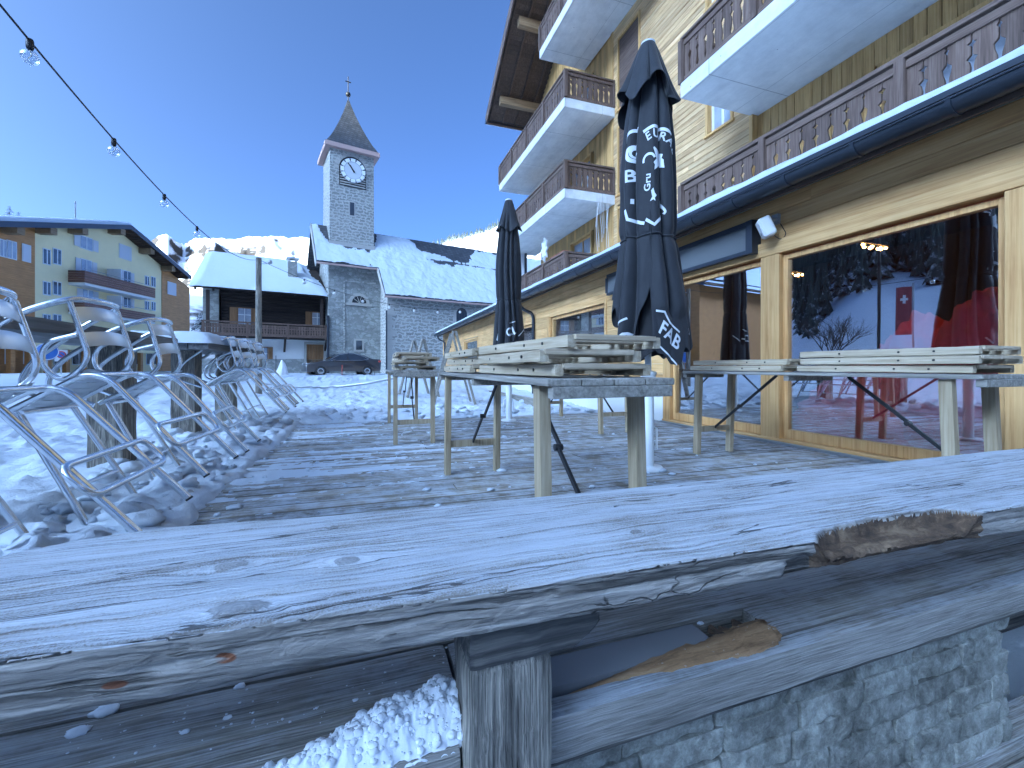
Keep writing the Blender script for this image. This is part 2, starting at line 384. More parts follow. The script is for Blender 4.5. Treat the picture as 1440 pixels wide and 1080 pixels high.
M['blue_sign'] = plain('blue_sign_paint', (.05, .17, .5), .45, 0, 6, .1, .03)
M['red_paint'] = plain('red_paint', (.5, .05, .04), .5, 0, 6, .1, .03)
M['terracotta'] = plain('terracotta_box', (.36, .13, .08), .8, 0, 6, .1, .1)
m = NT('mountain_snow_and_rock'); g = m.t.nodes.new('ShaderNodeNewGeometry'); v = m.co((.02, .02, .02)); nz_ = normal_z(m)
a = m.noise(m.co((.006, .006, .012)), 1.0, 10, .72, .4)
rk = m.ramp(m.math('MULTIPLY_ADD', m.math('SUBTRACT', 1.0, nz_), .75, a), [(.63, 0.), (.73, 1.)])
M['mountain'] = m.done(m.bsdf(m.mix(rk, (.80, .80, .82), (.06, .05, .043)), .9, m.bump(a, .8, 8.0), spec=.1))
m = NT('snowy_conifer'); nz_ = normal_z(m); a = m.noise(m.co((1, 1, 1)), .8, 5, .7)
M['conifer'] = m.done(m.bsdf(m.mix(m.ramp(m.math('MULTIPLY_ADD', nz_, .5, a), [(.66, 0.), (.88, 1.)]), (.03, .042, .034), (.62, .66, .72)), .85))
m = NT('snow_laden_needles'); a = island(m, .5)
M['needles'] = m.done(m.bsdf(m.ramp(a, [(.5, (.025, .04, .03)), (.85, (.10, .13, .12)), (1.0, (.74, .78, .83))]), .8))
M['bark'] = plain('bark', (.07, .055, .045), .9, 0, 12, .3, .5)
M['fleece'] = plain('white_fleece', (.70, .72, .76), .9, 0, 6, .12, .6, .2, .05)
M['grey_board'] = plain('smooth_grey_board', (.21, .215, .23), .62, 0, 5, .12, .12)
# ================================================================== NEAR: timber rail, bench, stone wall
def under(o, parent):               # keep world-built vertices in place under an unrotated Empty
    o.parent = parent; o.location = -Vector(parent.location); return o
KNOTS = [(-.135, .552, .030, .020), (-.173, .674, .024, .014), (-.026, .643, .018, .012), (.42, .60, .010, .006), (.70, .69, .013, .007), (-.05, .78, .010, .006)]
def rail_material():
    m = NT('frosted_old_rail'); tc = m.n('TexCoord', out=3); sp = m.t.nodes.new('ShaderNodeSeparateXYZ'); m.t.links.new(tc, sp.inputs[0])
    X, Y, Z = sp.outputs; f = Y; kmask = 0.0; ring = 0.0
    wk = m.n('TexNoise', out=1, ins={'Vector': m.co((1, 1, 1)), 'Scale': 38., 'Detail': 4}); wk_ = m.t.nodes.new('ShaderNodeSeparateXYZ'); m.t.links.new(wk, wk_.inputs[0])
    X0, Y0 = X, Y; X = m.math('MULTIPLY_ADD', wk_.outputs[0], .034, m.math('SUBTRACT', X, .017)); Y = m.math('MULTIPLY_ADD', wk_.outputs[1], .022, m.math('SUBTRACT', Y, .011))
    for kx, ky, a, b in KNOTS:
        d2 = m.math('ADD', m.math('POWER', m.math('MULTIPLY', m.math('SUBTRACT', X, kx), 1 / a), 2.), m.math('POWER', m.math('MULTIPLY', m.math('SUBTRACT', Y, ky), 1 / b), 2.))
        wide = m.math('ADD', m.math('POWER', m.math('MULTIPLY', m.math('SUBTRACT', X, kx), 1 / (a * 2.6)), 2.), m.math('POWER', m.math('MULTIPLY', m.math('SUBTRACT', Y, ky), 1 / (b * 2.2)), 2.))
        e = m.math('POWER', 2.718, m.math('MULTIPLY', wide, -1.))
        side = m.math('MULTIPLY', m.math('SUBTRACT', Y, ky), -.85)
        f = m.math('ADD', f, m.math('MULTIPLY', e, side))
        k = m.math('MULTIPLY', m.math('SUBTRACT', 1.15, d2), 4., clamp=True)
        ring = m.math('MAXIMUM', ring, m.math('MULTIPLY', k, m.math('MULTIPLY_ADD', m.math('SINE', m.math('MULTIPLY', m.math('SQRT', d2), 21.)), .5, .5)))
        kmask = m.math('MAXIMUM', kmask, k)
    X, Y = X0, Y0
    wob = m.noise(m.co((2.0, 5, 5)), 1.5, 4, .6)
    f = m.math('MULTIPLY_ADD', wob, .05, f)
    g1 = m.noise(m.n('CombineXYZ', ins={0: m.math('MULTIPLY', X, 2.2), 1: m.math('MULTIPLY', f, 165.), 2: m.math('MULTIPLY', Z, 60.)}), 1., 2, .55, .15)
    g2 = m.noise(m.n('CombineXYZ', ins={0: m.math('MULTIPLY', X, 7.), 1: m.math('MULTIPLY', f, 520.), 2: m.math('MULTIPLY', Z, 200.)}), 1., 3, .6)
    broad = m.noise(m.n('CombineXYZ', ins={0: m.math('MULTIPLY', X, 1.3), 1: m.math('MULTIPLY', f, 26.), 2: 0.}), 1., 4, .6, .3)
    base = m.ramp(m.math('MULTIPLY_ADD', g1, .55, m.math('MULTIPLY', broad, .5)), [(.30, (.05, .045, .042)), (.42, (.17, .155, .14)), (.62, (.33, .31, .28)), (.78, (.42, .40, .37))])
    base = scaled(m, base, m.math('MULTIPLY_ADD', g2, .7, .65))
    # rime: settles on the raised grain of surfaces that face the sky
    up = m.math('MULTIPLY', m.math('SUBTRACT', normal_z(m), .5, clamp=True), 2., clamp=True)
    pat = m.noise(m.co((2.6, 6.5, 6)), 1.6, 8, .68)
    spec = m.noise(m.co((1, 1, 1)), 420, 2, .6)
    rime = m.ramp(m.math('ADD', m.math('MULTIPLY_ADD', g1, .62, m.math('MULTIPLY_ADD', g2, .35, m.math('MULTIPLY', pat, .8))), m.math('MULTIPLY', m.math('SUBTRACT', spec, .5), .5)), [(.70, 0.), (.84, .62), (1.08, 1.)])
    rime = m.math('MULTIPLY', m.math('MULTIPLY', rime, up), m.math('SUBTRACT', 1., m.math('MULTIPLY', kmask, .55)))
    col = m.mix(kmask, base, m.mix(ring, (.21, .195, .175), (.13, .118, .105)))
    cl = m.noise(m.n('CombineXYZ', ins={0: m.math('MULTIPLY', X, 1.6), 1: m.math('MULTIPLY', f, 24.), 2: 0.}), 1., 3, .5, .2)
    check = m.math('MULTIPLY', m.math('LESS_THAN', m.math('ABSOLUTE', m.math('SUBTRACT', cl, .47)), .0075), m.math('GREATER_THAN', m.noise(m.co((1.7, 9, 9)), 1., 3, .5), .51))
    # bare side: cracked, browner
    ck = m.n('TexVoronoi', feature='DISTANCE_TO_EDGE', ins={'Vector': m.n('VectorMath', operation='ADD', ins={0: m.co((16, 30, 46)), 1: m.n('VectorMath', operation='SCALE', ins={0: m.n('TexNoise', out=1, ins={'Vector': m.co((9, 9, 22)), 'Scale': 1., 'Detail': 6}), 3: 2.6})}), 'Scale': .55})
    crack = m.math('MULTIPLY', m.ramp(ck, [(0., 1.), (.035, 0.)]), m.ramp(m.noise(m.co((5, 5, 9)), 1., 4, .6), [(.5, 0.), (.6, 1.)]))
    lines = m.ramp(m.noise(m.co((2.0, 30, 75)), 1., 5, .6, .5), [(.36, 1.), (.43, 0.)])
    sidec = m.ramp(m.noise(m.co((5, 45, 110)), 1., 8, .7, .5), [(.3, (.07, .063, .056)), (.5, (.23, .21, .187)), (.72, (.44, .41, .37))])
    dk = m.math('MAXIMUM', m.math('MULTIPLY', crack, .8), m.math('MULTIPLY', lines, .7))
    sidec = m.mix(dk, sidec, (.018, .016, .014))
    for px, pz, rx in ((-.137, .538, .013), (-.232, .528, .014)):
        q = m.math('ADD', m.math('POWER', m.math('MULTIPLY', m.math('SUBTRACT', X, px), 1 / rx), 2.), m.math('POWER', m.math('MULTIPLY', m.math('SUBTRACT', Z, pz), 1 / .0055), 2.))
        sidec = m.mix(m.math('MULTIPLY', m.math('SUBTRACT', 1.2, m.math('MULTIPLY_ADD', wob, .8, q)), 3., clamp=True), sidec, (.15, .055, .025))
    sf = m.math('SUBTRACT', 1., m.math('MULTIPLY', m.math('SUBTRACT', normal_z(m), .25, clamp=True), 3., clamp=True))
    col = m.mix(sf, m.mix(m.math('MULTIPLY', rime, .70), col, (.56, .62, .70)), sidec)
    check = m.math('MULTIPLY', check, m.math('GREATER_THAN', up, .8))
    col = m.mix(m.math('MULTIPLY', check, .8), col, (.03, .028, .026))
    h = m.math('ADD', m.math('SUBTRACT', m.math('MULTIPLY_ADD', g2, .45, g1), check), m.math('MULTIPLY', dk, m.math('MULTIPLY', sf, -1.2)))
    return m.done(m.bsdf(col, .78, m.bump(h, 1., .0055), spec=.3))
M['rail'] = rail_material()
m = NT('rotten_wood'); v = m.co((9, 40, 40)); a = m.noise(v, 1., 8, .72, .6); c2 = m.noise(m.co((30, 30, 30)), 1., 6, .7)
M['rot'] = m.done(m.bsdf(m.ramp(m.math('MULTIPLY_ADD', c2, .35, m.math('MULTIPLY', a, .65)), [(.34, (.018, .013, .010)), (.5, (.11, .068, .040)), (.68, (.30, .21, .13))]), .9, m.bump(m.math('ADD', a, c2), 1., .01)))
m = NT('pale_rotten_wood'); v = m.co((6, 50, 50)); a = m.noise(v, 1., 8, .7, .4); fz = m.noise(m.co((40, 60, 60)), 1., 5, .7)
cc = m.ramp(a, [(.32, (.10, .055, .025)), (.5, (.30, .175, .085)), (.7, (.43, .29, .17))])
cc = m.mix(m.math('MULTIPLY', m.ramp(fz, [(.62, 0.), (.72, 1.)]), m.math('MULTIPLY', normal_z(m), .8, clamp=True)), cc, (.75, .77, .8))
M['rot_pale'] = m.done(m.bsdf(cc, .85, m.bump(m.math('MULTIPLY_ADD', fz, .5, a), .8, .006)))
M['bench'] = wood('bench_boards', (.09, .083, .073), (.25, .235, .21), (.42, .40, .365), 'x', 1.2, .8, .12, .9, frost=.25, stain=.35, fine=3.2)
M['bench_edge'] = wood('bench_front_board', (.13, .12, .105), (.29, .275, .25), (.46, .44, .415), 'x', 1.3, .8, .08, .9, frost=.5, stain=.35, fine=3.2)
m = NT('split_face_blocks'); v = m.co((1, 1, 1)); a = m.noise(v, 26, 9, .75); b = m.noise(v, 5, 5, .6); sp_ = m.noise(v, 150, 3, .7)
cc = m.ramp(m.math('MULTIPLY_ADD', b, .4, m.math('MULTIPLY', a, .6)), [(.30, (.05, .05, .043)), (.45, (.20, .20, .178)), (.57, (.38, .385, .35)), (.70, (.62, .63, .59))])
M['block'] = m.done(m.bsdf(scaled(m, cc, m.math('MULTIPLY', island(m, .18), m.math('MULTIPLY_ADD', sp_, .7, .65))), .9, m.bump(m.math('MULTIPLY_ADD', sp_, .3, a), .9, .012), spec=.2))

rail = empty('timber_rail', (.195, .62, -.25), 0, 'long frosted grey plank rail with a rotten hole in its edge, across the front', 'railing')
def yfront(x): return interp([(-.9, .555), (-.32, .530), (-.15, .517), (.02, .505), (.165, .497), (.518, .487), (.66, .482), (1.22, .472), (2.7, .44)], x)
def yback(x): return interp([(-.9, .80), (-.62, .80), (-.5, .82), (-.42, .862), (-.315, .884), (-.1, .862), (.114, .842), (.6, .83), (2.7, .80)], x)
NX = 1100; prof = [(i / 31 * .80, 0) for i in range(32)] + [(.80 + .175 * k / 34, 0) for k in range(1, 35)] + [(.975 + .025 * k / 10, 0) for k in range(1, 11)] + [(1, (j / 16) ** 1.35) for j in range(1, 17)] + [(1 - i / 6, 1) for i in range(1, 7)] + [(0, 1 - j / 4) for j in range(1, 4)]
pts = []; TH = .05; ZT = .57
for ix in range(NX):
    x = -.95 + 3.6 * ix / (NX - 1)
    yf, yb = yfront(x), yback(x)
    bite = sm(.66, .70, x) * (1 - sm(1.03, 1.10, x))
    bdepth = bite * (.024 + .020 * sm(.72, .85, x) - .010 * sm(.95, 1.05, x) + .010 * fbm(x * 14, 3, 1) + .004 * fbm(x * 45, 1, 5))
    chip = sm(.60, .615, x + .02 * fbm(x * 20, 9)) * (1 - sm(.66, .69, x))      # lower half of the edge broken away
    for (a, b) in prof:
        # a: 0 back .. 1 front, b: 0 top .. 1 bottom
        y = lerp(yb, yf, a); z = ZT - (TH + .017 * sm(.15, -.3, x)) * b
        er = .006
        if b == 0:
            d = min((1 - a) * (yb - yf), a * (yb - yf))
            z -= er * max(0, 1 - d / er) ** 2 * .8
            z += .0016 * fbm(x * 3, y * 22, 2) + .0009 * fbm(x * 5, y * 140, 7, 2)
            for kx, ky, ka, kb in KNOTS:
                q = ((x - kx) / ka) ** 2 + ((y - ky) / kb) ** 2
                z += .0018 * math.exp(-q) - .0014 * math.exp(-(math.sqrt(q) - 1.15) ** 2 * 9)
            if bite > 0 and y < yf + bdepth:
                t = (yf + bdepth - y) / max(bdepth, 1e-4)
                z -= bite * sm(-.001, .008, yf + bdepth - y) * (.024 + .011 * t + .005 * fbm(x * 40, y * 60, 3))
        elif a == 1:
            bul = .0055 * fbm(x * 6, b * 2, 4) + .0018 * fbm(x * 18, b * 9, 8) + .0012 * fbm(x * 50, b * 26, 1)
            y += bul + .007 * (b - .5) ** 2 + .007 * b * b * sm(.3, -.2, x)
            low = .55 + .25 * fbm(x * 12, 7)
            if bite > 0: z -= bite * .034 * (1 - b) + 0; y += bite * .010 * b
            if b > low: y += chip * .018
            z += .004 * fbm(x * 9, 11) * b
            if .42 < b < .55: y += .004 * sm(-.02, .2, fbm(x * 4, 2.2))       # a long split
        else: z += .004 * fbm(x * 9, 11) * (a)
        pts.append((x, y, z))
mb = MB(); mb.grid(pts, len(prof), NX, True, True)
mb.add(pts[:len(prof)], [tuple(range(len(prof)))]); mb.add(pts[-len(prof):], [tuple(range(len(prof) - 1, -1, -1))])
pl = mb.build('plank', M['rail']); pl.data.materials.append(M['rot'])
for p in pl.data.polygons:
    c = p.center
    if .655 < c.x < 1.10:
        bd = sm(.66, .70, c.x) * (1 - sm(1.03, 1.10, c.x))
        if bd > .05 and c.y < yfront(c.x) + bd * .075 and c.z < ZT - .006: p.material_index = 1
under(pl, rail)
I = Matrix.Identity(4)
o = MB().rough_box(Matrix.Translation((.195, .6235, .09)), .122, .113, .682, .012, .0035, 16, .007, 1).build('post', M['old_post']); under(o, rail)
def bracket():
    mb = MB(); mb.rough_box(Matrix.Translation((.232, .620, .4755)), .200, .118, .089, .008, .003, 18, .006, 2)
    vs = []
    for x, y, z in mb.v:                                   # chamfered, split right-hand tip
        if x > .28: 
            t = (x - .28) / .052; z = max(z, .431 + .036 * t * t + .004 * fbm(x * 60, y * 30)); x -= .012 * sm(.47, .43, z) * t
        vs.append((x, y, z))
    mb.v = vs; return mb
under(bracket().build('bracket', M['old_beam']), rail)

# bench of boards under the rail
bench = empty('board_bench', (.6, .78, .0), 0, 'low weathered board bench with rotten hole under the frosted plank rail', 'bench')
def board(name, x0, x1, y0, y1, zt, th, mat, seed, parent, amp=.0015):
    o = MB().rough_box(Matrix.Translation(((x0 + x1) / 2, (y0 + y1) / 2, zt - th / 2)), x1 - x0, y1 - y0, th, .016, amp, 9, .006, seed).build(name, mat)
    return under(o, parent)
BZ = .304
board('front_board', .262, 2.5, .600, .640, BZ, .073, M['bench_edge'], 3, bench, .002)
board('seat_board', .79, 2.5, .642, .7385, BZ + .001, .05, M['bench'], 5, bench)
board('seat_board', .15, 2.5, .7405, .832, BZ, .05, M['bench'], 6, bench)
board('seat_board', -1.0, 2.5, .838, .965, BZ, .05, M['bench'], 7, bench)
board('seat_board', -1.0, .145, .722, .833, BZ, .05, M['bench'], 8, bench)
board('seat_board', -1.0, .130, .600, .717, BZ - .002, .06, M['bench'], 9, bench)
board('repair_board', .20, .655, .664, .738, BZ - .004, .045, M['grey_board'], 10, bench, .0006)
MB().box(-1.0, 2.5, .70, .95, .20, .245).build('bearer', M['old_beam'], None); under(bpy.data.objects['bearer'], bench)
MB().box(-1.0, 2.5, .632, .655, .196, .230).build('fascia', M['old_beam'], None, .003); under(bpy.data.objects['fascia'], bench)
mb = MB(); pts = []; n = 90
for i in range(n):
    t = i / (n - 1); c = Vector((lerp(.275, .775, t), lerp(.642, .652, t), lerp(.286, .296, t) + .003 * math.sin(7 * t)))
    rad = (.007 + .027 * sm(0, .75, t)) * (1 if t < .97 else .75)
    for k in range(18):
        a = 2 * math.pi * k / 18; q = 1 + .22 * fbm(t * 5, math.cos(a) * 1.5, math.sin(a) * 1.5 + 3) + .10 * fbm(t * 30, math.cos(a) * 4, math.sin(a) * 4)
        end = .02 * fbm(math.cos(a) * 3, math.sin(a) * 3, 7) * (t > .9)
        pts.append((c.x + end, c.y + rad * 1.05 * math.cos(a) * q, c.z + rad * .75 * math.sin(a) * q))
mb.grid(pts, 18, n, True, True); mb.add(pts[-18:], [tuple(range(17, -1, -1))])
under(mb.build('rotten_splinter', M['rot_pale']), bench)
mb = MB()
for k in range(26):
    c = Vector((.66 + rnd.random() * .12, .668 + rnd.random() * .018, .303 + rnd.random() * .008)); s_ = .004 + rnd.random() * .008
    mb.rough_box(Matrix.Translation(c) @ Matrix.Rotation(rnd.random() * 6, 4, 'Z'), s_ * 3, s_, s_ * .8, .004, .003, 60, .002, k)
under(mb.build('rotten_edge', M['rot']), bench)

wall = empty('block_wall', (1., .8, -.2), 0, 'low grey split-face block wall under the bench boards', 'wall')
mb = MB(); hgt = .062; zz = -.2; row = 0
while zz < .19:
    x = -.9 + (row % 2) * .11
    while x < 1.70:
        L = .20 + rnd.uniform(-.02, .03); x1 = min(x + L, 1.705)
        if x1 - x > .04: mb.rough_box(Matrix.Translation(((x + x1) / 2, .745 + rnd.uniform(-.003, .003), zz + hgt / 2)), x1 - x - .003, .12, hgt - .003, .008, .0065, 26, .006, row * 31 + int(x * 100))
        x = x1
    zz += hgt; row += 1
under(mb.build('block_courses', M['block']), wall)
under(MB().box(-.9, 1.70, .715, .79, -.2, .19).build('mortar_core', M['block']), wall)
# boardwalk in front of the wall
mb = MB(); y = -.6
while y < .66:
    mb.box(.3, 4.0, y, y + .118, -.235, -.2 + rnd.uniform(-.002, .002)); y += .125
tag(mb.build('boardwalk_path', M['bench'], None, .003), kind='structure')

# ------------------------------------------------------------------ deck
mb = MB(); y = .97
while y < 6.95:
    x = -.95 - rnd.random() * .06; seam = rnd.choice([.6, 1.9, 2.6, 3.2])
    for x0, x1 in ((x, seam - .003), (seam + .003, 4.36)):
        mb.box(x0, x1, y, y + .128, -.035, rnd.uniform(-.0025, .0025))
    y += .140
y0_ = y
tag(mb.build('deck', M['deck'], None, .004), kind='structure')
tag(MB().box(-.9, 4.3, .97, y0_, -.2, -.04).build('deck_base', M['old_beam']), kind='structure')

# ------------------------------------------------------------------ snow ground, one sheet to the horizon
def gz(x, y):
    far = .30 * sm(7, 24, y)
    near = -.03 + .05 * sm(1., 5., -x)
    z = near + far + .05 * sm(6.8, 8.5, y)
    if -40 < x < 40 and -5 < y < 60:
        z += .05 * fbm(x * 1.3, y * 1.3, 1) + .055 * fbm(x * 3.2, y * 3.2, 5) + .05 * abs(fbm(x * 7, y * 7, 2)) + .012 * fbm(x * 22, y * 22, 7)
        z += .16 * math.exp(-((y - 13.5 + .2 * x) / 3.0) ** 2) * (1 + .5 * fbm(x * .5, 2)) * sm(-3, 0, x) * .7
        z += .10 * math.exp(-((y - 22.5) / 1.5) ** 2) * (.6 + fbm(x * .6, 7))
    # chairs' strip along the deck
    z += .05 * math.exp(-((x + 1.15) / .35) ** 2) * sm(.9, 1.6, y) * (1 - sm(6.5, 8, y)); z += .07 * math.exp(-((x + 1.9) / .9) ** 2) * sm(0, 2, y) * (1 - sm(8, 10, y))
    # hollow under the deck, the building and the boardwalk
    e = .05 * fbm(x * 4, y * 4, 9) + .03 * fbm(x * 13, y * 13, 3)
    inside = min(sm(-.93, -.62, x + e), 1 - sm(6.84, 7.08, y + e), 1 - sm(4.3, 4.6, x) if y > 1 else 1)
    z = lerp(z, -.62, inside)
    z = lerp(z, -.5, sm(4.25, 4.6, x) * (1 - sm(25.3, 26, y)) * (1 - sm(17., 18., x)))
    z = lerp(z, -.45, 1 - sm(.6, 1.0, y)) if -1.2 < x < 60 and y < 1.0 else z
    return z
def axis_coords(fine0, fine1, step, lim, grow=1.12):
    a = [fine0 + i * step for i in range(int((fine1 - fine0) / step) + 1)]
    s_ = step; v = fine1
    while v < lim: s_ *= grow; v += s_; a.append(v)
    s_ = step; v = fine0; b = []
    while v > -lim: s_ *= grow; v -= s_; b.append(v)
    return b[::-1] + a
xs = axis_coords(-4.2, 5.0, .04, 3200, 1.07); ys = axis_coords(.4, 9.6, .04, 3200, 1.05)
pts = [(x, y, gz(x, y)) for y in ys for x in xs]
mb = MB(); mb.grid(pts, len(xs), len(ys))
tag(mb.build('snow_ground', M['snow_ground']), kind='structure')
# thin drifts that lie on the deck
def drift(x, y):
    w = .55 * sm(2.6, -.9, x) + .30 * sm(3.5, 6.9, y) * sm(3.4, 1.0, x) + .55 * math.exp(-((y - 4.1 - .25 * x) / .55) ** 2) * sm(2.2, .2, x) - .35 * math.exp(-((y - 2.7) / .4) ** 2) * sm(-.8, .3, x)
    t = .5 * fbm(x * .8, y * 5.5, 3) + .40 * fbm(x * 2.5, y * 14.0, 6) + .25 * fbm(x * 16, y * 22, 8) + .12 * fbm(x * 50, y * 60, 4)
    return .016 * (w * .46 + t * .95 - .60)
gx = [-.92 + i * .022 for i in range(222)]; gy = [1.0 + j * .022 for j in range(272)]
h = [[drift(x, y) for x in gx] for y in gy]; mb = MB(); idx = {}; vs = []; fs = []
for j in range(len(gy) - 1):
    for i in range(len(gx) - 1):
        q = ((i, j), (i + 1, j), (i + 1, j + 1), (i, j + 1))
        if max(h[b][a] for a, b in q) < -.002: continue
        f = []
        for a, b in q:
            if (a, b) not in idx:
                idx[(a, b)] = len(vs); vs.append((gx[a], gy[b], max(-.01, min(h[b][a], .018)) + .002))
            f.append(idx[(a, b)])
        fs.append(f)
mb.add(vs, fs, True); tag(mb.build('deck_snow', M['snow']), kind='stuff')
def blob(mb, c, rx, ry, rz, seed, n=10, k=.35):
    pts = []
    for j in range(n):
        b = -math.pi / 2 + math.pi * j / (n - 1)
        for i in range(n * 2):
            a = 2 * math.pi * i / (n * 2); d = Vector((math.cos(a) * math.cos(b), math.sin(a) * math.cos(b), math.sin(b)))
            q = 1 + k * fbm(d.x * 2 + seed, d.y * 2, d.z * 2) + k * .5 * fbm(d.x * 6, d.y * 6 + seed, d.z * 6)
            pts.append((c[0] + d.x * rx * q, c[1] + d.y * ry * q, c[2] + d.z * rz * q))
    mb.grid(pts, n * 2, n, True, True)
mb = MB()
for k in range(170):                                     # crumbs of snow scattered over the deck
    x = -.9 + rnd.random() ** 1.6 * 4.6; y = 1.2 + rnd.random() * 5.4; r = .006 + .016 * rnd.random() ** 3
    blob(mb, (x, y, r * .4), r * rnd.uniform(.8, 1.6), r, r * .7, k, 6)
for (u, v, r) in ((705, 663, .03), (600, 690, .022), (930, 663, .035), (945, 668, .022), (912, 661, .05), (690, 690, .02), (330, 715, .03), (560, 640, .02)):
    p = ray(u, v); t = -CAMZ / p.z; blob(mb, (p.x * t, p.y * t, .008), r * 1.4, r, r * .5, u, 8)
tag(mb.build('snow_crumbs', M['snow']), kind='stuff')
# clumps of snow along the edge of the deck
mb = MB()
for k in range(260):
    y = 1.2 + rnd.random() * 6.0; x = -1.02 - abs(rnd.gauss(0, .45)); r = .02 + .07 * rnd.random() ** 2.5
    blob(mb, (x, y, gz(x, y) + r * .15), r * rnd.uniform(.9, 1.6), r * rnd.uniform(.8, 1.3), r * .7, k * 1.7, 8, .45)
for k in range(240):
    y = 7.05 + abs(rnd.gauss(0, .8)); x = -1 + rnd.random() * 5; r = .02 + .06 * rnd.random() ** 2.5
    blob(mb, (x, y, gz(x, y) + r * .1), r * 1.4, r * 1.1, r * .6, k * 2.3, 7, .45)
tag(mb.build('snow_clumps', M['snow']), kind='stuff')
# heap of snow beside the post and crumbs on the bench
mb = MB(); vs = []; NXg, NYg = 220, 120; hh = []
for j in range(NYg):
    for i in range(NXg):
        x = -.20 + .333 * i / (NXg - 1); y = .60 + .11 * j / (NYg - 1)
        ridge = lerp(.640, .658, sm(-.12, .12, x)); wdt = lerp(.014, .052, sm(-.15, .06, x))
        q = 1 - ((y - ridge) / wdt) ** 2 - max(0, (-.115 - x) / .05) ** 2
        b_ = lerp(.012, .058, sm(-.14, .10, x))
        z = b_ * max(-1, q) ** 1 * .9 if q > 0 else q * .03
        z += .012 * fbm(x * 22, y * 22, 1) + .005 * fbm(x * 50, y * 50, 4)
        vs.append((x, y, BZ - .004 + z)); hh.append(z)
fs = []
for j in range(NYg - 1):
    for i in range(NXg - 1):
        k = j * NXg + i; f = (k, k + 1, k + 1 + NXg, k + NXg)
        if max(hh[a] for a in f) > -.004: fs.append(f)
mb.add(vs, fs, True)
for k in range(900):
    i = rnd.randrange(len(vs))
    if hh[i] < .004: continue
    r = .0016 + .0055 * rnd.random() ** 3; c = vs[i]; blob(mb, (c[0], c[1], c[2] - r * .1), r * rnd.uniform(.9, 1.4), r * rnd.uniform(.9, 1.3), r * .8, k * 1.3, 8, .22)
tag(mb.build('snow_heap', M['snow_near']), 'small heap of crusty snow on the bench left of the rail post', 'snow')
mb = MB()
for (u, v, r) in ((148, 1000, .012), (337, 966, .006), (985, 877, .005), (320, 1010, .004), (500, 985, .003), (260, 1030, .004), (1040, 905, .004), (110, 1030, .01), (40, 1005, .006)):
    p = ray(u, v); t = (BZ - CAMZ) / p.z; blob(mb, (p.x * t, p.y * t, BZ + .001), r * 1.5, r, r * .5, u, 9)
for k in range(150):
    x = -.45 + rnd.random() * .6; y = .62 + rnd.random() * .2; r = .0006 + .0016 * rnd.random() ** 2; blob(mb, (x, y, BZ), r * 1.3, r, r * .8, k, 4)
tag(mb.build('bench_snow', M['snow_near']), kind='stuff')
# ================================================================== folding tables, folded chairs
def make_table():
    t = empty('folding_table')
    mb = MB()
    for k in range(4): mb.box(-.25 + k * .126, -.25 + k * .126 + .122, -1.1, 1.1, .775 + rnd.uniform(-.001, .001), .80)
    top = mb.build('table_top', M['grey_wood'], t, .004)
    for y in (-1.085, 1.085, 0): MB().box(-.235, .235, y - .022, y + .022, .735, .774).build('batten', M['grey_wood'], t, .003)
    for sy in (-1, 1):
        for sx in (-1, 1):
            x = sx * .2; mb = MB(); mb.beam((x, sy * .96, 0), (x, sy * .93, .773), .045, .060, (0, 1, 0)); mb.build('leg', M['leg_wood'], t, .003)
        MB().beam((-.178, sy * .951, .24), (.178, sy * .951, .24), .03, .05).build('crossbar', M['leg_wood'], t, .002)
        mb = MB(); a, b = Vector((0, sy * .94, .25)), Vector((0, sy * .28, .77)); mid = a.lerp(b, .45)
        mb.beam(a, mid, .012, .022); mb.beam(mid + Vector((.012, 0, 0)), b + Vector((.012, 0, 0)), .012, .022)
        mb.lathe([(0, -.018), (.016, -.018), (.016, .02), (0, .02)], 10, mid, Matrix.Rotation(R(90), 4, 'Y')); mb.build('brace', M['black'], t, .001)
    return t
table0 = make_table()
tabs = [(.81, 2.38, 'folding wooden table nearest the rail, under a tall pile of folded chairs', 0.),
        (.53, 5.76, 'farthest folding wooden table at the edge of the deck, before the church', R(-1)),
        (2.98, 5.70, 'bare folding wooden table between the two umbrellas and the wall', R(1)),
        (3.24, 2.40, 'folding wooden table standing along the big windows', R(0))]
for i, (x, y, lab, a) in enumerate(tabs):
    o = table0 if i == 0 else copy_tree(table0)
    o.location = (x, y, 0); o.rotation_euler.z = a; tag(o, lab, 'table', 'folding tables on the deck')

def make_folded(seed, W=.40, L=.98):
    r = random.Random(seed); c = empty('folded_chair')
    for s in (-1, 1):
        mb = MB(); mb.rough_box(Matrix.Translation((s * (W / 2 - .019), 0, .025)) @ Matrix.Rotation(r.uniform(-.012, .012), 4, 'Z'), .036, L, .044, .02, .0015, 14, .006, seed + s)
        rl = mb.build('rail', M['pale_wood'], c)
        for y in (-.30, -.13, .21): MB().tube([(s * (W / 2 - .004), y, .025), (s * (W / 2 + .0025), y, .025)], .006, 8).build('bolt', M['black'], rl)
        MB().rough_box(Matrix.Translation((s * (W / 2 - .066), .06, .019)), .028, L * .82, .030, .02, .001, 14, .005, seed + s + 5).build('inner_rail', M['pale_wood'], c)
    mb = MB(); ys = [-L / 2 + .006, -L / 2 + .07, -L / 2 + .128, -L / 2 + .18, -.12, -.05, .02, .09, .16, L / 2 - .10, L / 2 - .05]
    for k, y in enumerate(ys):
        z = .036 + r.uniform(-.003, .004)
        MB().rough_box(Matrix.Translation((r.uniform(-.006, .006), y + r.uniform(-.004, .004), z)) @ Matrix.Rotation(r.uniform(-.02, .02), 4, 'Z'), W - .055, .034, .022, .02, .0012, 20, .006, seed * 7 + k).build('slat', M['pale_x'], c)
    return c
folded = [make_folded(11), make_folded(23)]
used = [0, 0]
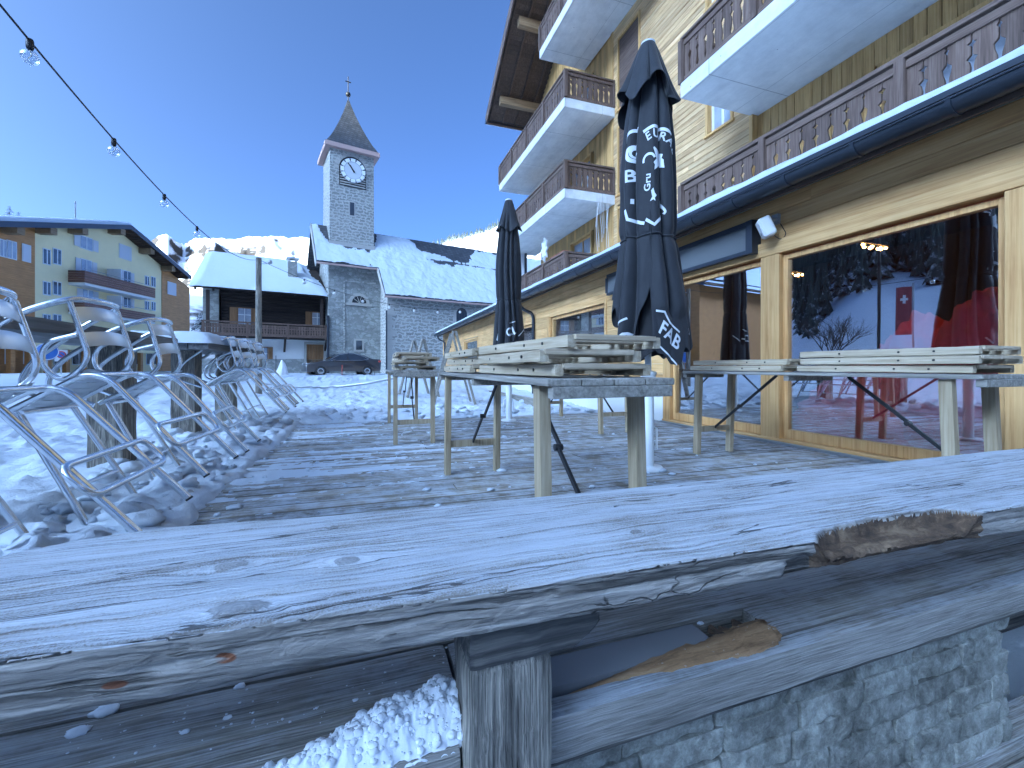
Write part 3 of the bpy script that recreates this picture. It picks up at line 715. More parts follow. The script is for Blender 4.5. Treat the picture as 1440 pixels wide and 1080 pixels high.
def put_folded(k, x, y, z, a, lab, tilt=0.):
    o = folded[k] if not used[k] else copy_tree(folded[k]); used[k] = 1
    o.location = (x, y, z); o.rotation_euler = (tilt, 0, a); tag(o, lab, 'folding chair', 'folded wooden chairs piled on the tables')
H = .0505; Z0 = .803
near = ['lowest folded chair of the front pile on the table nearest the rail', 'middle folded chair of the front pile on the table nearest the rail', 'topmost folded chair of the front pile on the table nearest the rail']
for k, lab in enumerate(near): put_folded(k % 2, .80 + (.012, -.022, .018)[k], 1.83 + (.02, .005, -.012)[k], Z0 + k * H, R((1, -2.5, 3.5)[k]), lab)
back = ['lowest folded chair of the rear pile on the table nearest the rail', 'middle folded chair of the rear pile on the table nearest the rail', 'topmost folded chair of the rear pile on the table nearest the rail']
for k, lab in enumerate(back): put_folded((k + 1) % 2, .80 + (-.03, .01, -.015)[k], 2.86 + (.0, -.015, .02)[k], Z0 + k * H * .97, R((-2, 1, -1.5)[k]), lab)
far = ['lowest of four folded chairs on the farthest table before the church', 'second from bottom of four folded chairs on the farthest table', 'third from bottom of four folded chairs on the farthest table', 'topmost of four folded chairs on the farthest table before the church']
for k, lab in enumerate(far): put_folded(k % 2, .53 + (.02, -.03, .03, 0)[k], 5.33 + (.05, 0, -.04, .03)[k], Z0 + k * H, R((2, -3, 4, -2)[k]), lab)
win = ['lowest folded chair of the right pile before the big red-lit window', 'middle folded chair of the right pile before the big red-lit window', 'topmost folded chair of the right pile before the big red-lit window']
for k, lab in enumerate(win): put_folded(k % 2, 3.24 + (.01, -.01, .0)[k], 1.83 + (.03, -.01, 0)[k], Z0 + k * H, R((.6, -.8, .4)[k]), lab)
win = ['lowest folded chair of the left pile before the windows', 'middle folded chair of the left pile before the windows', 'topmost folded chair of the left pile before the windows']
for k, lab in enumerate(win[:2] + ['topmost folded chair of the left pile before the windows']):
    if k < 2: put_folded((k + 1) % 2, 3.24 + (-.01, .012)[k], 2.93 + (.02, 0)[k], Z0 + k * H, R((-.8, .9)[k]), win[0] if k == 0 else win[2])

# wooden trestles out on the snow
def make_trestle():
    t = empty('wooden_trestle'); Ht = 1.5
    for sx in (-1, 1):
        for sy in (-1, 1):
            MB().beam((sx * .42, sy * .02 + .45 * 0, 0), (sx * .02, sy * .02, Ht), .04, .11, (0, 1, 0)).build('leg', M['grey_wood'], t, .003) if sy > 0 else None
            if sy < 0: MB().beam((sx * .42, .75, 0), (sx * .02, .75, Ht), .04, .11, (0, 1, 0)).build('leg', M['grey_wood'], t, .003)
    MB().beam((-.2, .045, .55), (.2, .045, .55), .03, .08).build('tie', M['grey_wood'], t, .003)
    MB().beam((-.2, .725, .55), (.2, .725, .55), .03, .08).build('tie', M['grey_wood'], t, .003)
    MB().beam((.16, .0, .72), (.16, .77, .72), .03, .09).build('rail', M['grey_wood'], t, .003)
    MB().tube([(-.1, -.03, 1.18), (-.1, .04, 1.18)], .03, 10).build('knob', M['black'], t)
    return t
tr0 = make_trestle()
for i, (x, y, a, lab, s_) in enumerate([(1.70, 8.5, R(-6), 'larger A-shaped wooden trestle standing in the snow behind the farthest table', 1.0), (1.35, 10.6, R(12), 'smaller A-shaped wooden trestle in the snow before the church wall', .97)]):
    o = tr0 if i == 0 else copy_tree(tr0)
    o.location = (x, y, gz(x, y) - .03); o.rotation_euler.z = a; o.scale = (s_, s_, s_); tag(o, lab, 'trestle', 'trestles on the snow')
kerb = MB(); kerb.rough_box(Matrix.Translation((3.3, 10.9, .10)), .12, 6.6, .18, .1, .004, 5, .01, 3)
tag(kerb.build('timber_kerb', M['grey_wood']), 'long grey timber edging lying in the snow by the restaurant wall', 'timber edging')

# ================================================================== aluminium bar chairs tipped against bar tables
def make_stool():
    c = empty('bar_chair'); rt = .0155
    for s in (-1, 1):
        MB().tube(rounded([(.565, s * .245, 0), (.475, s * .218, .750), (.04, s * .212, .765)], .13, 8), rt, 12).build('leg', M['alu'], c)
        MB().tube([(0, s * .24, 0), (.075, s * .195, .745)], rt, 12).build('leg', M['alu'], c)
        up = rounded([(.552, s * .205, 1.095), (.462, s * .205, .80), (.30, s * .205, .765), (.285, s * .205, .90), (.36, s * .205, .975), (.49, s * .205, .94)], .075, 7)
        MB().tube(up, .0125, 10).build('back_upright', M['alu'], c)
    hoop = rounded([(.02, .235, .765), (-.12, .26, .98), (.02, .265, 1.085), (.38, .262, 1.13), (.575, .215, 1.105), (.60, 0, 1.10), (.575, -.215, 1.105), (.38, -.262, 1.13), (.02, -.265, 1.085), (-.12, -.26, .98), (.02, -.235, .765)], .11, 7)
    MB().tube(hoop, rt, 12).build('armrest', M['alu'], c)
    for z, x in ((1.035, .532), (.905, .494)):
        mb = MB(); pts = []; n = 15
        for side in (0, 1):
            for k in range(5):
                for i in range(n):
                    t = i / (n - 1) * 2 - 1; zz = z + (k / 4 - .5) * .072
                    pts.append((x + (zz - z) * .30 + .035 * (1 - t * t) + .004 * math.sin(k / 4 * math.pi) - side * .003, t * .203, zz))
        mb.grid(pts[:5 * n], n, 5); mb.grid(pts[5 * n:], n, 5); mb.build('back_slat', M['alu_slat'], c)
    mb = MB()
    for k in range(7):
        x0 = .055 + k * .056; pts = []; n = 9
        for i in range(n):
            t = i / (n - 1) * 2 - 1
            for dx, dz in ((0, 0), (.016, .004), (.032, .004), (.048, 0)): pts.append((x0 + dx, t * .212, .768 - .022 * (1 - t * t) + dz))
        mb.grid(pts, 4, n)
        mb.grid([(a, b, z - .004) for a, b, z in pts], 4, n)
    mb.build('seat', M['alu_slat'], c)
    for x_ in (.43, .09): MB().tube([(x_, -.205, .735), (x_, .205, .735)], .012, 10).build('crossbar', M['alu'], c)
    xl = lambda z: .565 - .09 * z / .75 + .026
    rr = rounded([(xl(.35), 0, .35), (xl(.35), .315, .35), (xl(.21), .315, .21), (xl(.21), -.315, .21), (xl(.35), -.315, .35), (xl(.35), -.002, .35)], .06, 7)
    MB().tube(rr, .0125, 10, False).build('footrest', M['alu'], c)
    MB().tube(rounded([(.03, -.228, .30), (.03, 0, .30), (.03, .228, .30)], .02), .0125, 10).build('footrest', M['alu'], c)
    mb = MB()
    for x, y in ((.565, .245), (.565, -.245), (0, .24), (0, -.24)): mb.tube([(x, y, -.006), (x, y, .004)], .0165, 12)
    mb.build('foot_caps', M['black'], c)
    return c
st0 = make_stool()
stools = [(-1.27, 2.21, 33, 'aluminium bar chair nearest the plank rail, half cut off at the left edge'),
          (-1.27, 2.98, 33, 'aluminium bar chair tipped over the first bar table, its armrest arching highest'),
          (-1.30, 3.80, 32, 'aluminium bar chair tipped beside the dark timber leg of the bare bar table'),
          (-1.42, 6.20, 34, 'nearest of the huddled aluminium bar chairs tipped against the snow-covered bar table'),
          (-1.43, 6.66, 33, 'second of the huddled aluminium bar chairs tipped against the snow-covered bar table'),
          (-1.44, 7.15, 34, 'third of the huddled aluminium bar chairs tipped against the snow-covered bar table'),
          (-1.46, 7.66, 33, 'farthest of the huddled aluminium bar chairs tipped against the snow-covered bar table')]
for i, (x, y, a, lab) in enumerate(stools):
    o = st0 if i == 0 else copy_tree(st0)
    o.location = (x, y, -.10 + (.06 if i > 2 else (0, .05, .03)[i])); o.rotation_euler = (0, R(-a), R((1, -2, 3, 5, -3, 2, -4)[i])); tag(o, lab, 'chair', 'aluminium bar chairs tipped against the tables')

def bar_table(x0, x1, y0, y1, zt, th, posts, lab, seed):
    t = empty('bar_table', ((x0 + x1) / 2, (y0 + y1) / 2, 0), 0, lab, 'table', 'heavy bar tables in the snow')
    n = 4; w = (x1 - x0) / n
    mb = MB()
    for k in range(n): mb.rough_box(Matrix.Translation((x0 + (k + .5) * w, (y0 + y1) / 2, zt - th / 2)), w - .006, y1 - y0 - .05 * ((k * 7) % 3) * .3, th, .05, .004, 6, .012, seed + k)
    under(mb.build('table_top', M['table_grey'], None), t)
    for (px, py) in posts:
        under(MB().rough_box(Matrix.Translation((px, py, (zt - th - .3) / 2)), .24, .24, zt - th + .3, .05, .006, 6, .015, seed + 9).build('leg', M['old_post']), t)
    return t
M['table_grey'] = wood('grey_bar_table_boards', (.10, .098, .098), (.175, .172, .17), (.27, .268, .265), 'y', .8, .8, .12, .5, frost=.4)
bar_table(-2.42, -1.66, 2.2, 4.86, 1.11, .085, [(-1.98, 4.45), (-2.0, 2.7)], 'heavy grey bar table with bare boards behind the nearest tipped chairs', 1)
bar_table(-2.42, -1.62, 5.55, 7.95, 1.11, .08, [(-1.98, 6.02), (-1.98, 7.55)], 'heavy grey bar table with a thick cap of snow', 5)
mb = MB(); pts = []
for j in range(60):
    for i in range(24):
        u, v = i / 23, j / 59; x = lerp(-2.46, -1.58, u); y = lerp(5.52, 7.98, v)
        e = min(u, 1 - u) * 8; f = min(v, 1 - v) * 22; q = min(1, e) ** .5 * min(1, f) ** .5
        pts.append((x, y, 1.10 + .13 * q + .012 * fbm(x * 3, y * 3) * q))
mb.grid(pts, 24, 60); tag(mb.build('table_snow', M['snow']), kind='stuff')
# ================================================================== closed umbrellas
def text_outline(txt, size):
    cu = bpy.data.curves.new('lettering', 'FONT'); cu.body = txt; cu.size = size; cu.align_x = 'CENTER'; cu.align_y = 'CENTER'; cu.resolution_u = 3; cu.offset = size * .022
    ob = bpy.data.objects.new('lettering', cu); COL.objects.link(ob)
    dg = bpy.context.evaluated_depsgraph_get(); me = bpy.data.meshes.new_from_object(ob.evaluated_get(dg))
    vs = [tuple(v.co) for v in me.vertices]; fs = [tuple(p.vertices) for p in me.polygons]
    bpy.data.objects.remove(ob); bpy.data.curves.remove(cu); bpy.data.meshes.remove(me)
    return vs, fs
def subdivide(vs, fs, maxlen):
    import bmesh
    bm = bmesh.new(); vv = [bm.verts.new(v) for v in vs]
    for f in fs:
        try: bm.faces.new([vv[i] for i in f])
        except ValueError: pass
    bmesh.ops.triangulate(bm, faces=bm.faces[:])
    for _ in range(5):
        ed = [e for e in bm.edges if e.calc_length() > maxlen]
        if not ed: break
        bmesh.ops.subdivide_edges(bm, edges=ed, cuts=1)
        bmesh.ops.triangulate(bm, faces=bm.faces[:])
    bm.verts.index_update(); out = [tuple(v.co) for v in bm.verts], [tuple(v.index for v in f.verts) for f in bm.faces]; bm.free(); return out
def stroke(pts, w):
    pts = [Vector((a, b, 0)) for a, b in pts]; vs = []; fs = []
    for i, p in enumerate(pts):
        d = (pts[min(i + 1, len(pts) - 1)] - pts[max(i - 1, 0)]).normalized(); nn = Vector((-d.y, d.x, 0))
        vs += [p + nn * w / 2, p - nn * w / 2]
    for i in range(len(pts) - 1): fs.append((2 * i, 2 * i + 1, 2 * i + 3, 2 * i + 2))
    return [tuple(v) for v in vs], fs
def place(shape, x, y, ang=0, sx=1, sy=1):
    vs, fs = shape; c, s_ = math.cos(ang), math.sin(ang)
    return [(x + c * a * sx - s_ * b * sy, y + s_ * a * sx + c * b * sy, 0) for a, b, _ in vs], fs

def make_umbrella(loc, facing, hem, radii, ztop, seed, prints, lab, flap):
    u = empty('closed_umbrella', loc, 0, lab, 'umbrella', 'closed umbrellas on the deck')
    NF = 9
    def fold(th):
        w = th + .22 * math.sin(2 * th + seed) + .12 * math.sin(5 * th + 2 * seed)
        f = abs(math.cos(NF * w / 2)); return f ** .55
    def rad(th, z, inner=1.0):
        Rz = interp(radii, z); amp = .46 - .16 * math.exp(-((z - 1.87) / .08) ** 2)
        tw = th + .10 * math.sin((z - 1.9) * 3.1)
        ph = math.degrees((th - facing + math.pi) % (2 * math.pi) - math.pi)
        amp *= 1 - .93 * sm(5, 14, ph) * sm(72, 60, ph) * sm(1.32, 1.2, z) - .45 * math.exp(-((z - 2.35) / .35) ** 2) * sm(-5, 5, ph) * sm(50, 40, ph)
        q = 1 + amp * (fold(tw) - .72) + .045 * fbm(math.cos(th) * 2, math.sin(th) * 2, z * 2.2 + seed)
        tie = 1 - .06 * math.exp(-((z - 1.87) / .03) ** 2)
        return Rz * q * tie * inner
    def pos(th, z, off=0., inner=1.):
        r = rad(th, z, inner) + off; return Vector((r * math.cos(th), r * math.sin(th), z))
    NA, NZ = 220, 90; mb = MB(); pts = []
    for j in range(NZ):
        for i in range(NA):
            th = facing + 2 * math.pi * i / NA; ph = math.degrees((th - facing + math.pi) % (2 * math.pi) - math.pi)
            hz = interp(hem, ph) + .012 * math.sin(ph * .35); z = lerp(ztop - .06, hz, (j / (NZ - 1)))
            pts.append(pos(th, z))
    mb.grid(pts, NA, NZ, True, True); mb.build('canopy', M['cloth'], u)
    mb = MB(); pts = []                                   # inner layers of gathered cloth
    for j in range(40):
        for i in range(120):
            th = 2 * math.pi * i / 120; z = lerp(1.7, .93 + .05 * math.sin(th * 3 + seed), j / 39)
            q = pos(th + .3, z, 0, .66); pts.append(q * 1.0)
    mb.grid([(p.x, p.y, p.z) for p in pts], 120, 40, True, True); mb.build('canopy_lining', M['cloth_in'], u)
    mb = MB(); pts = []                                   # vent flap at the top
    for j in range(30):
        t = j / 29
        for i in range(NA):
            th = facing + 2 * math.pi * i / NA; lowz = flap[1] + flap[2] * math.cos(4 * th + seed) + .05 * math.cos(th + 1 + seed)
            z = lerp(ztop - .015, lowz, t); w = fold(th * 1.0 + .5)
            r = lerp(.052, flap[0], t ** .85) * (1 + .42 * t * (w - .7)) + .02 * t ** 6
            pts.append((r * math.cos(th), r * math.sin(th), z))
    mb.grid(pts, NA, 30, True, True); o = mb.build('vent_flap', M['cloth'], u)
    so = o.modifiers.new('thick', 'SOLIDIFY'); so.thickness = .003
    MB().lathe([(0, ztop + .012), (.03, ztop + .010), (.056, ztop - .004), (.058, ztop - .02), (.05, ztop - .022)], 24).build('top_cap', M['print'], u)
    mb = MB(); pts = [pos(facing + 2 * math.pi * i / 160, 1.87 + .008 * math.sin(i * .24), .006) for i in range(160)]
    mb.tube(pts, .0075, 6, True, None, True); mb.build('tie_strap', M['cloth'], u)
    MB().tube([(0, 0, .02), (0, 0, ztop - .02)], .026, 16).build('pole', M['white_metal'], u)
    mb = MB(); mb.tube([(0, 0, .0), (0, 0, .78)], .046, 20)
    mb.lathe([(.046, .70), (.066, .705), (.070, .72), (.070, .735), (.060, .745), (.060, .77), (.066, .78), (.066, .80), (.03, .81)], 20)
    mb.lathe([(.0, .03), (.11, .03), (.12, .02), (.12, 0)], 20)
    for a in (0, math.pi): mb.tube([(math.cos(a) * .05, math.sin(a) * .05, .35), (math.cos(a) * .085, math.sin(a) * .085, .33), (math.cos(a) * .085, math.sin(a) * .085, .16)], .008, 8)
    mb.build('base_tube', M['white_metal'], u)
    for shape, ph, z0 in prints:
        mb = MB()
        vs, fs = subdivide(*shape, .012); out = []
        for a, b, _ in vs:
            z = z0 + b; th = facing + R(ph) + .74 * a / max(.12, interp(radii, z)); p = pos(th, z, .0045); out.append(tuple(p))
        mb.add(out, fs, True); mb.build('lettering', M['print'], u)
    return u
hem1 = [(-180, .95), (-110, 1.2), (-90, 1.42), (-68, 1.38), (-60, 1.30), (-52, .90), (-24, .90), (-19, 1.17), (-6, 1.34), (4, 1.45), (7, .98), (20, .93), (40, .84), (52, .88), (62, .99), (80, .95), (100, 1.05), (140, .9), (180, .95)]
rad1 = [(.8, .315), (1.1, .295), (1.4, .262), (1.7, .222), (1.87, .208), (2.05, .204), (2.35, .198), (2.65, .182), (2.9, .158), (3.2, .11), (3.5, .05)]
def arc(cx, cy, r, a0, a1, n=18): return [(cx + r * math.cos(R(lerp(a0, a1, i / n))), cy + r * math.sin(R(lerp(a0, a1, i / n)))) for i in range(n + 1)]
goat = ([(a, b, 0) for a, b in [(-.055, -.06), (-.03, -.045), (.0, -.02), (.055, -.035), (.05, .03), (.035, .045), (.045, .075), (.02, .06), (.0, .05), (-.012, .10), (-.022, .09), (-.012, .045), (-.05, .125), (-.058, .115), (-.03, .03), (-.06, .0), (-.048, -.02)]], [tuple(range(17))])
foot = ([(a, b, 0) for a, b in [(-.03, -.05), (-.01, -.02), (-.02, .03), (.0, .05), (.012, .01), (.03, -.01), (.012, -.03), (.018, -.055), (.0, -.04)]], [tuple(range(9))])
T_ = text_outline
def curved(word, r, a0, step, size):
    out = ([], [])
    for i, ch in enumerate(word):
        a = R(a0 - step * i); v, f = place(T_(ch, size), r * math.cos(a), r * math.sin(a), a - math.pi / 2); k = len(out[0]); out[0].extend(v); out[1].extend([tuple(q + k for q in g) for g in f])
    return out
prints1 = [
    (place(T_('FAB', .155), 0, 0, R(-33)), 33, 1.075), (stroke([(-.14, .06), (-.06, .05), (.0, -.03), (.12, -.10)], .016), 33, 1.205), (stroke([(-.15, .03), (-.02, -.06), (.06, -.13)], .014), 33, .985),
    (place(T_('HO', .165), 0, 0, R(22)), -42, 1.02), (stroke([(-.09, -.06), (-.05, .0), (.06, .05)], .016), -42, 1.17), (stroke([(-.03, -.03), (.03, .04)], .016), 72, 1.12),
    (place(T_('B', .14), 0, 0, R(4)), -44, 2.36), (stroke(arc(.03, -.05, .12, 165, 75), .026), -40, 2.66), (stroke(arc(.0, 0, .055, 70, 275), .032), -38, 2.54), (place(T_('C', .12), 0, 0, R(15)), -37, 2.54), (stroke([(0, .02), (0, -.02)], .02), -40, 2.16), (stroke([(-.09, .11), (-.06, .03), (.08, -.02), (.12, -.03)], .026), -32, 1.985),
    (curved('EURAL', .20, 112, 22, .095), 18, 2.45), (stroke(arc(0, 0, .26, 118, 52), .026), 18, 2.45), (goat, 24, 2.42), (foot, 10, 2.17), (place(T_('Gruyere', .062), 0, 0, R(88)), -1, 2.27), (stroke(arc(0, 0, .055, 20, 190), .02), 2, 2.44), (place(T_('J', .12), 0, 0, R(35)), 32, 2.09), (stroke([(-.08, .03), (.0, -.02), (.09, .055)], .026), 12, 1.955)]
prints1 = [p for p in prints1]
face1 = math.atan2(-2.98, -2.20)
# the script word is only half legible in the photograph; keep the legible letters
prints1[16] = (place(T_('Gru', .085), 0, 0, R(88)), -1, 2.27)
make_umbrella((2.20, 2.98, 0), face1, hem1, rad1, 3.50, 1.3, prints1, 'large closed black umbrella with white lettering FAB, nearest to the camera', (.205, 2.98, .085))
hem2 = [(-180, .95), (-60, .9), (-30, 1.0), (0, .9), (40, .95), (90, 1.0), (180, .95)]
rad2 = [(.8, .235), (1.1, .225), (1.4, .208), (1.7, .188), (1.87, .18), (2.05, .18), (2.3, .182), (2.6, .17), (2.9, .145), (3.2, .10), (3.45, .045)]
prints2 = [(place(T_('CL', .17), 0, 0, R(18)), 10, 1.37), (stroke([(-.05, 0), (.07, .03)], .014), 14, 1.50), (place(T_('R', .15), 0, 0, R(-10)), -50, 1.29), (stroke([(-.1, -.05), (.06, .06)], .014), 62, 1.36)]
make_umbrella((2.12, 6.35, 0), math.atan2(-6.35, -2.12), hem2, rad2, 3.44, 4.1, prints2, 'smaller closed black umbrella farther off, before the snowy church roof', (.165, 2.98, .04))
# ================================================================== restaurant wing with the big windows
def clad(mb, X, y0, y1, z0, z1, w, holes=(), vert=False, zmax=None, th=.022, lap=.006, gap=.004, maxlen=4.2):
    """boards on the plane x = X (outer face towards -x), cut round the openings"""
    a0, a1, b0, b1 = (z0, z1, y0, y1) if not vert else (y0, y1, z0, z1)
    a = a0
    while a < a1 - .004:
        e = min(a + w, a1); segs = [(b0, b1)]
        if vert and zmax: segs = [(b0, min(b1, zmax((a + e) / 2)))]
        for h in holes:
            ha0, ha1, hb0, hb1 = (h[2], h[3], h[0], h[1]) if not vert else h
            if e - .01 > ha0 and a + .01 < ha1:
                ns = []
                for p, q in segs:
                    if hb1 <= p or hb0 >= q: ns.append((p, q)); continue
                    if hb0 > p: ns.append((p, hb0))
                    if hb1 < q: ns.append((hb1, q))
                segs = ns
        for p, q in segs:
            if q - p < .01: continue
            cuts = [p]
            if not vert and q - p > maxlen:
                c = p + rnd.uniform(.5, 1) * maxlen
                while c < q - .4: cuts.append(c); c += rnd.uniform(.6, 1) * maxlen
            cuts.append(q)
            for c0, c1 in zip(cuts, cuts[1:]):
                if not vert:                            # lapped siding: the lower edge stands proud
                    vs = [(X - lap, c0, a), (X - lap, c1 - .003, a), (X, c1 - .003, e - gap), (X, c0, e - gap), (X + th, c0, a), (X + th, c1 - .003, a), (X + th, c1 - .003, e - gap), (X + th, c0, e - gap)]
                    mb.add(vs, [(0, 3, 2, 1), (4, 5, 6, 7), (0, 1, 5, 4), (2, 3, 7, 6), (0, 4, 7, 3), (1, 2, 6, 5)])
                else: mb.box(X - rnd.uniform(0, lap), X + th, a, e - gap, c0, c1)
        a = e
rest = empty('restaurant_wing', (4.34, 9, 0), 0, 'low larch restaurant wing with big windows and snowy roof edge', 'restaurant building')
FX = 4.34
W = {'w1': (3.74, 5.30, .06, 2.07), 'w2': (1.758, 3.51, .06, 2.07), 'w0': (-1.9, 1.55, .06, 2.07), 'w3': (7.2, 9.72, .85, 2.06), 'w4': (10.9, 12.4, .95, 2.02), 'w5': (17.0, 19.4, .95, 2.0)}
holes = [(3.51, 5.46, -.3, 2.075), (-2., 3.75, -.3, 2.075)] + [W[k] for k in ('w3', 'w4', 'w5')]
mb = MB(); clad(mb, FX, -2.2, 25.2, 2.10, 2.72, .155); clad(mb, FX, 5.46, 25.2, .58, 2.10, .155, holes); under(mb.build('wall', M['larch']), rest)
mb = MB(); mb.box(FX + .025, FX + .2, 5.5, 25.2, -.5, .575); mb.box(FX + .03, FX + .2, 5.46, 7.19, .58, 2.7); mb.box(FX + .03, FX + .2, 9.73, 10.89, .58, 2.7); mb.box(FX + .03, FX + .2, 12.41, 16.99, .58, 2.7); mb.box(FX + .03, FX + .2, 19.41, 25.2, .58, 2.7)
mb.box(FX + .03, FX + .2, -2.2, 25.2, 2.1, 2.75)
under(mb.build('plinth', M['white_wall']), rest)
for y0, y1, d in ((3.51, 3.74, .10), (1.55, 1.758, .10), (5.30, 5.46, .08), (9.76, 9.88, .05)):
    under(MB().box(FX - .03 - d * .2, FX + .10, y0, y1, .0, 2.085).build('post', M['larch_z'], None, .006), rest)
under(MB().box(FX - .055, FX + .09, -2.2, 5.47, 2.088, 2.245).build('header_beam', M['larch'], None, .006), rest)
for k, (y0, y1, z0, z1) in W.items():
    big = k in ('w0', 'w1', 'w2'); fx = FX + (.02 if big else .04); t = .055 if big else .07
    mb = MB(); mb.box(fx - .01, fx + .06, y0 + .003, y0 + t, z0, z1 - .004); mb.box(fx - .01, fx + .06, y1 - t, y1 - .003, z0, z1 - .004); mb.box(fx - .01, fx + .06, y0 + t, y1 - t, z1 - t, z1 - .004); mb.box(fx - .012, fx + .06, y0 + t, y1 - t, z0, z0 + (.10 if big else t))
    f = under(mb.build('window', M['larch_z'], None, .003), rest)
    o = MB().box(fx + .02, fx + .028, y0 + t - .005, y1 - t + .005, z0 + .05, z1 - t + .005).build('pane', M['glass'], f)
    if not big:
        mb = MB(); mb.box(FX - .02, FX + .03, y0 - .07, y0 - .002, z0 - .07, z1 + .07); mb.box(FX - .02, FX + .03, y1 + .002, y1 + .07, z0 - .07, z1 + .07); mb.box(FX - .022, FX + .03, y0 - .002, y1 + .002, z1 + .002, z1 + .07); mb.box(FX - .05, FX + .03, y0 - .09, y1 + .09, z0 - .075, z0 - .072 + .07)
        mb.build('frame', M['larch'], f)
        mb = MB(); pts = []
        for j in range(12):
            for i in range(80): pts.append((fx + .16 + .025 * math.sin(i * 1.1), lerp(y0, y1, i / 79), lerp(z0 - .05, z1, j / 11)))
        mb.grid(pts, 80, 12); mb.build('curtain', M['white_wall'], f)
under(MB().box(FX - .06, FX + .08, -2.0, 5.46, .002, .055).build('door_sill', M['larch'], None, .004), rest)
under(MB().box(FX - .10, FX - .062, -2.0, 5.46, .002, .028).build('threshold_strip', M['grey_metal'], None, .002), rest)
# gutter, fascia, soffit, roof, snow
mb = MB(); pts = []; Rg = .092; GX, GZ = 3.90, 2.69; ny = 2
for y in (-2.4, 25.25):
    for k in range(25):
        a = math.pi + math.pi * k / 24; pts.append((GX + Rg * math.cos(a), y, GZ + Rg * math.sin(a)))
    for k in range(25):
        a = 2 * math.pi - math.pi * k / 24; pts.append((GX + (Rg - .006) * math.cos(a), y, GZ + (Rg - .006) * math.sin(a)))
mb.grid(pts, 50, 2, True, True); mb.add(pts[:25], [tuple(range(25))]); mb.add(pts[50:75], [tuple(range(24, -1, -1))])
mb.tube([(GX - Rg, -2.4, GZ), (GX - Rg, 25.25, GZ)], .011, 8)
g = under(mb.build('gutter', M['anthracite']), rest)
y = -1.9
while y < 25.2:
    mb = MB()
    pts = []
    for yy in (y, y + .032):
        for k in range(17):
            a = math.pi * .97 + math.pi * 1.06 * k / 16; pts.append((GX + (Rg + .009) * math.cos(a), yy, GZ + (Rg + .009) * math.sin(a)))
    mb.grid(pts, 17, 2); mb.add([pts[k] for k in range(17)] + [(GX + Rg * math.cos(math.pi * .97 + math.pi * 1.06 * k / 16), y, GZ + Rg * math.sin(math.pi * .97 + math.pi * 1.06 * k / 16)) for k in range(16, -1, -1)], [(k, k + 1, 32 - k, 33 - k) for k in range(16)])
    mb.build('gutter_bracket', M['anthracite'], g); y += .62
under(MB().box(GX + .095, GX + .125, -2.4, 25.25, 2.59, 2.78).build('fascia', M['soffit']), rest)
mb = MB(); x = GX + .127
while x < FX - .03: mb.box(x, x + .075, -2.4, 25.2, 2.735, 2.75); x += .08
under(mb.build('soffit', M['soffit']), rest)
RS = .43
mb = MB(); mb.prism([(GX - .02, 2.745), (GX - .02, 2.79), (7.6, 2.79 + RS * (7.6 - GX)), (7.6, 2.745 + RS * (7.6 - GX))], lambda a, b, d: (a, d, b), -2.4, 25.3)
under(mb.build('roof', M['anthracite']), rest)
mb = MB(); pts = []; ys_ = [-2.4 + i * .12 for i in range(232)]
for y in ys_:
    for k, t in enumerate((0., .0, .02, .06, .14, .35, .7, 1.2, 2.4, 3.55)):
        th_ = (.0, .035, .07, .09, .10, .11, .12, .12, .12, .12)[k] * (.75 + .35 * fbm(y * .8, 3) + .12 * fbm(y * 5, t * 3 + 2)) * sm(-99, -98, y)
        e = .02 * fbm(y * 2.5, 8) + .012 * fbm(y * 9, 4) if k < 4 else 0
        pts.append((GX + .0 + t + e, y, 2.792 + RS * (t + .0) + th_))
mb.grid(pts, 10, len(ys_)); under(mb.build('roof_snow', M['snow']), rest)
for yy in (10.75, 24.3):
    mb = MB(); mb.tube(rounded([(GX, yy, 2.62), (GX, yy, 2.46), (GX + .12, yy, 2.36), (FX - .10, yy, 2.28), (FX - .055, yy, 2.16), (FX - .055, yy, .02)], .12, 6), .042, 14)
    for z in (2.0, 1.0): mb.tube([(FX - .055, yy, z), (FX - .055, yy, z + .03)], .05, 14)
    under(mb.build('downpipe', M['anthracite']), rest)
# roller screen above the first window
mb = MB(); mb.box(4.215, 4.245, 3.86, 6.9, 2.20, 2.47); s1 = under(mb.build('roller_screen', M['mesh']), rest)
mb = MB(); mb.box(4.19, 4.33, 3.77, 3.858, 2.145, 2.53); mb.box(4.20, 4.26, 3.858, 6.92, 2.472, 2.53); mb.box(4.20, 4.26, 3.858, 6.92, 2.15, 2.198); mb.box(4.20, 4.32, 6.902, 6.96, 2.198, 2.47); mb.build('screen_frame', M['anthracite'], s1, .003)
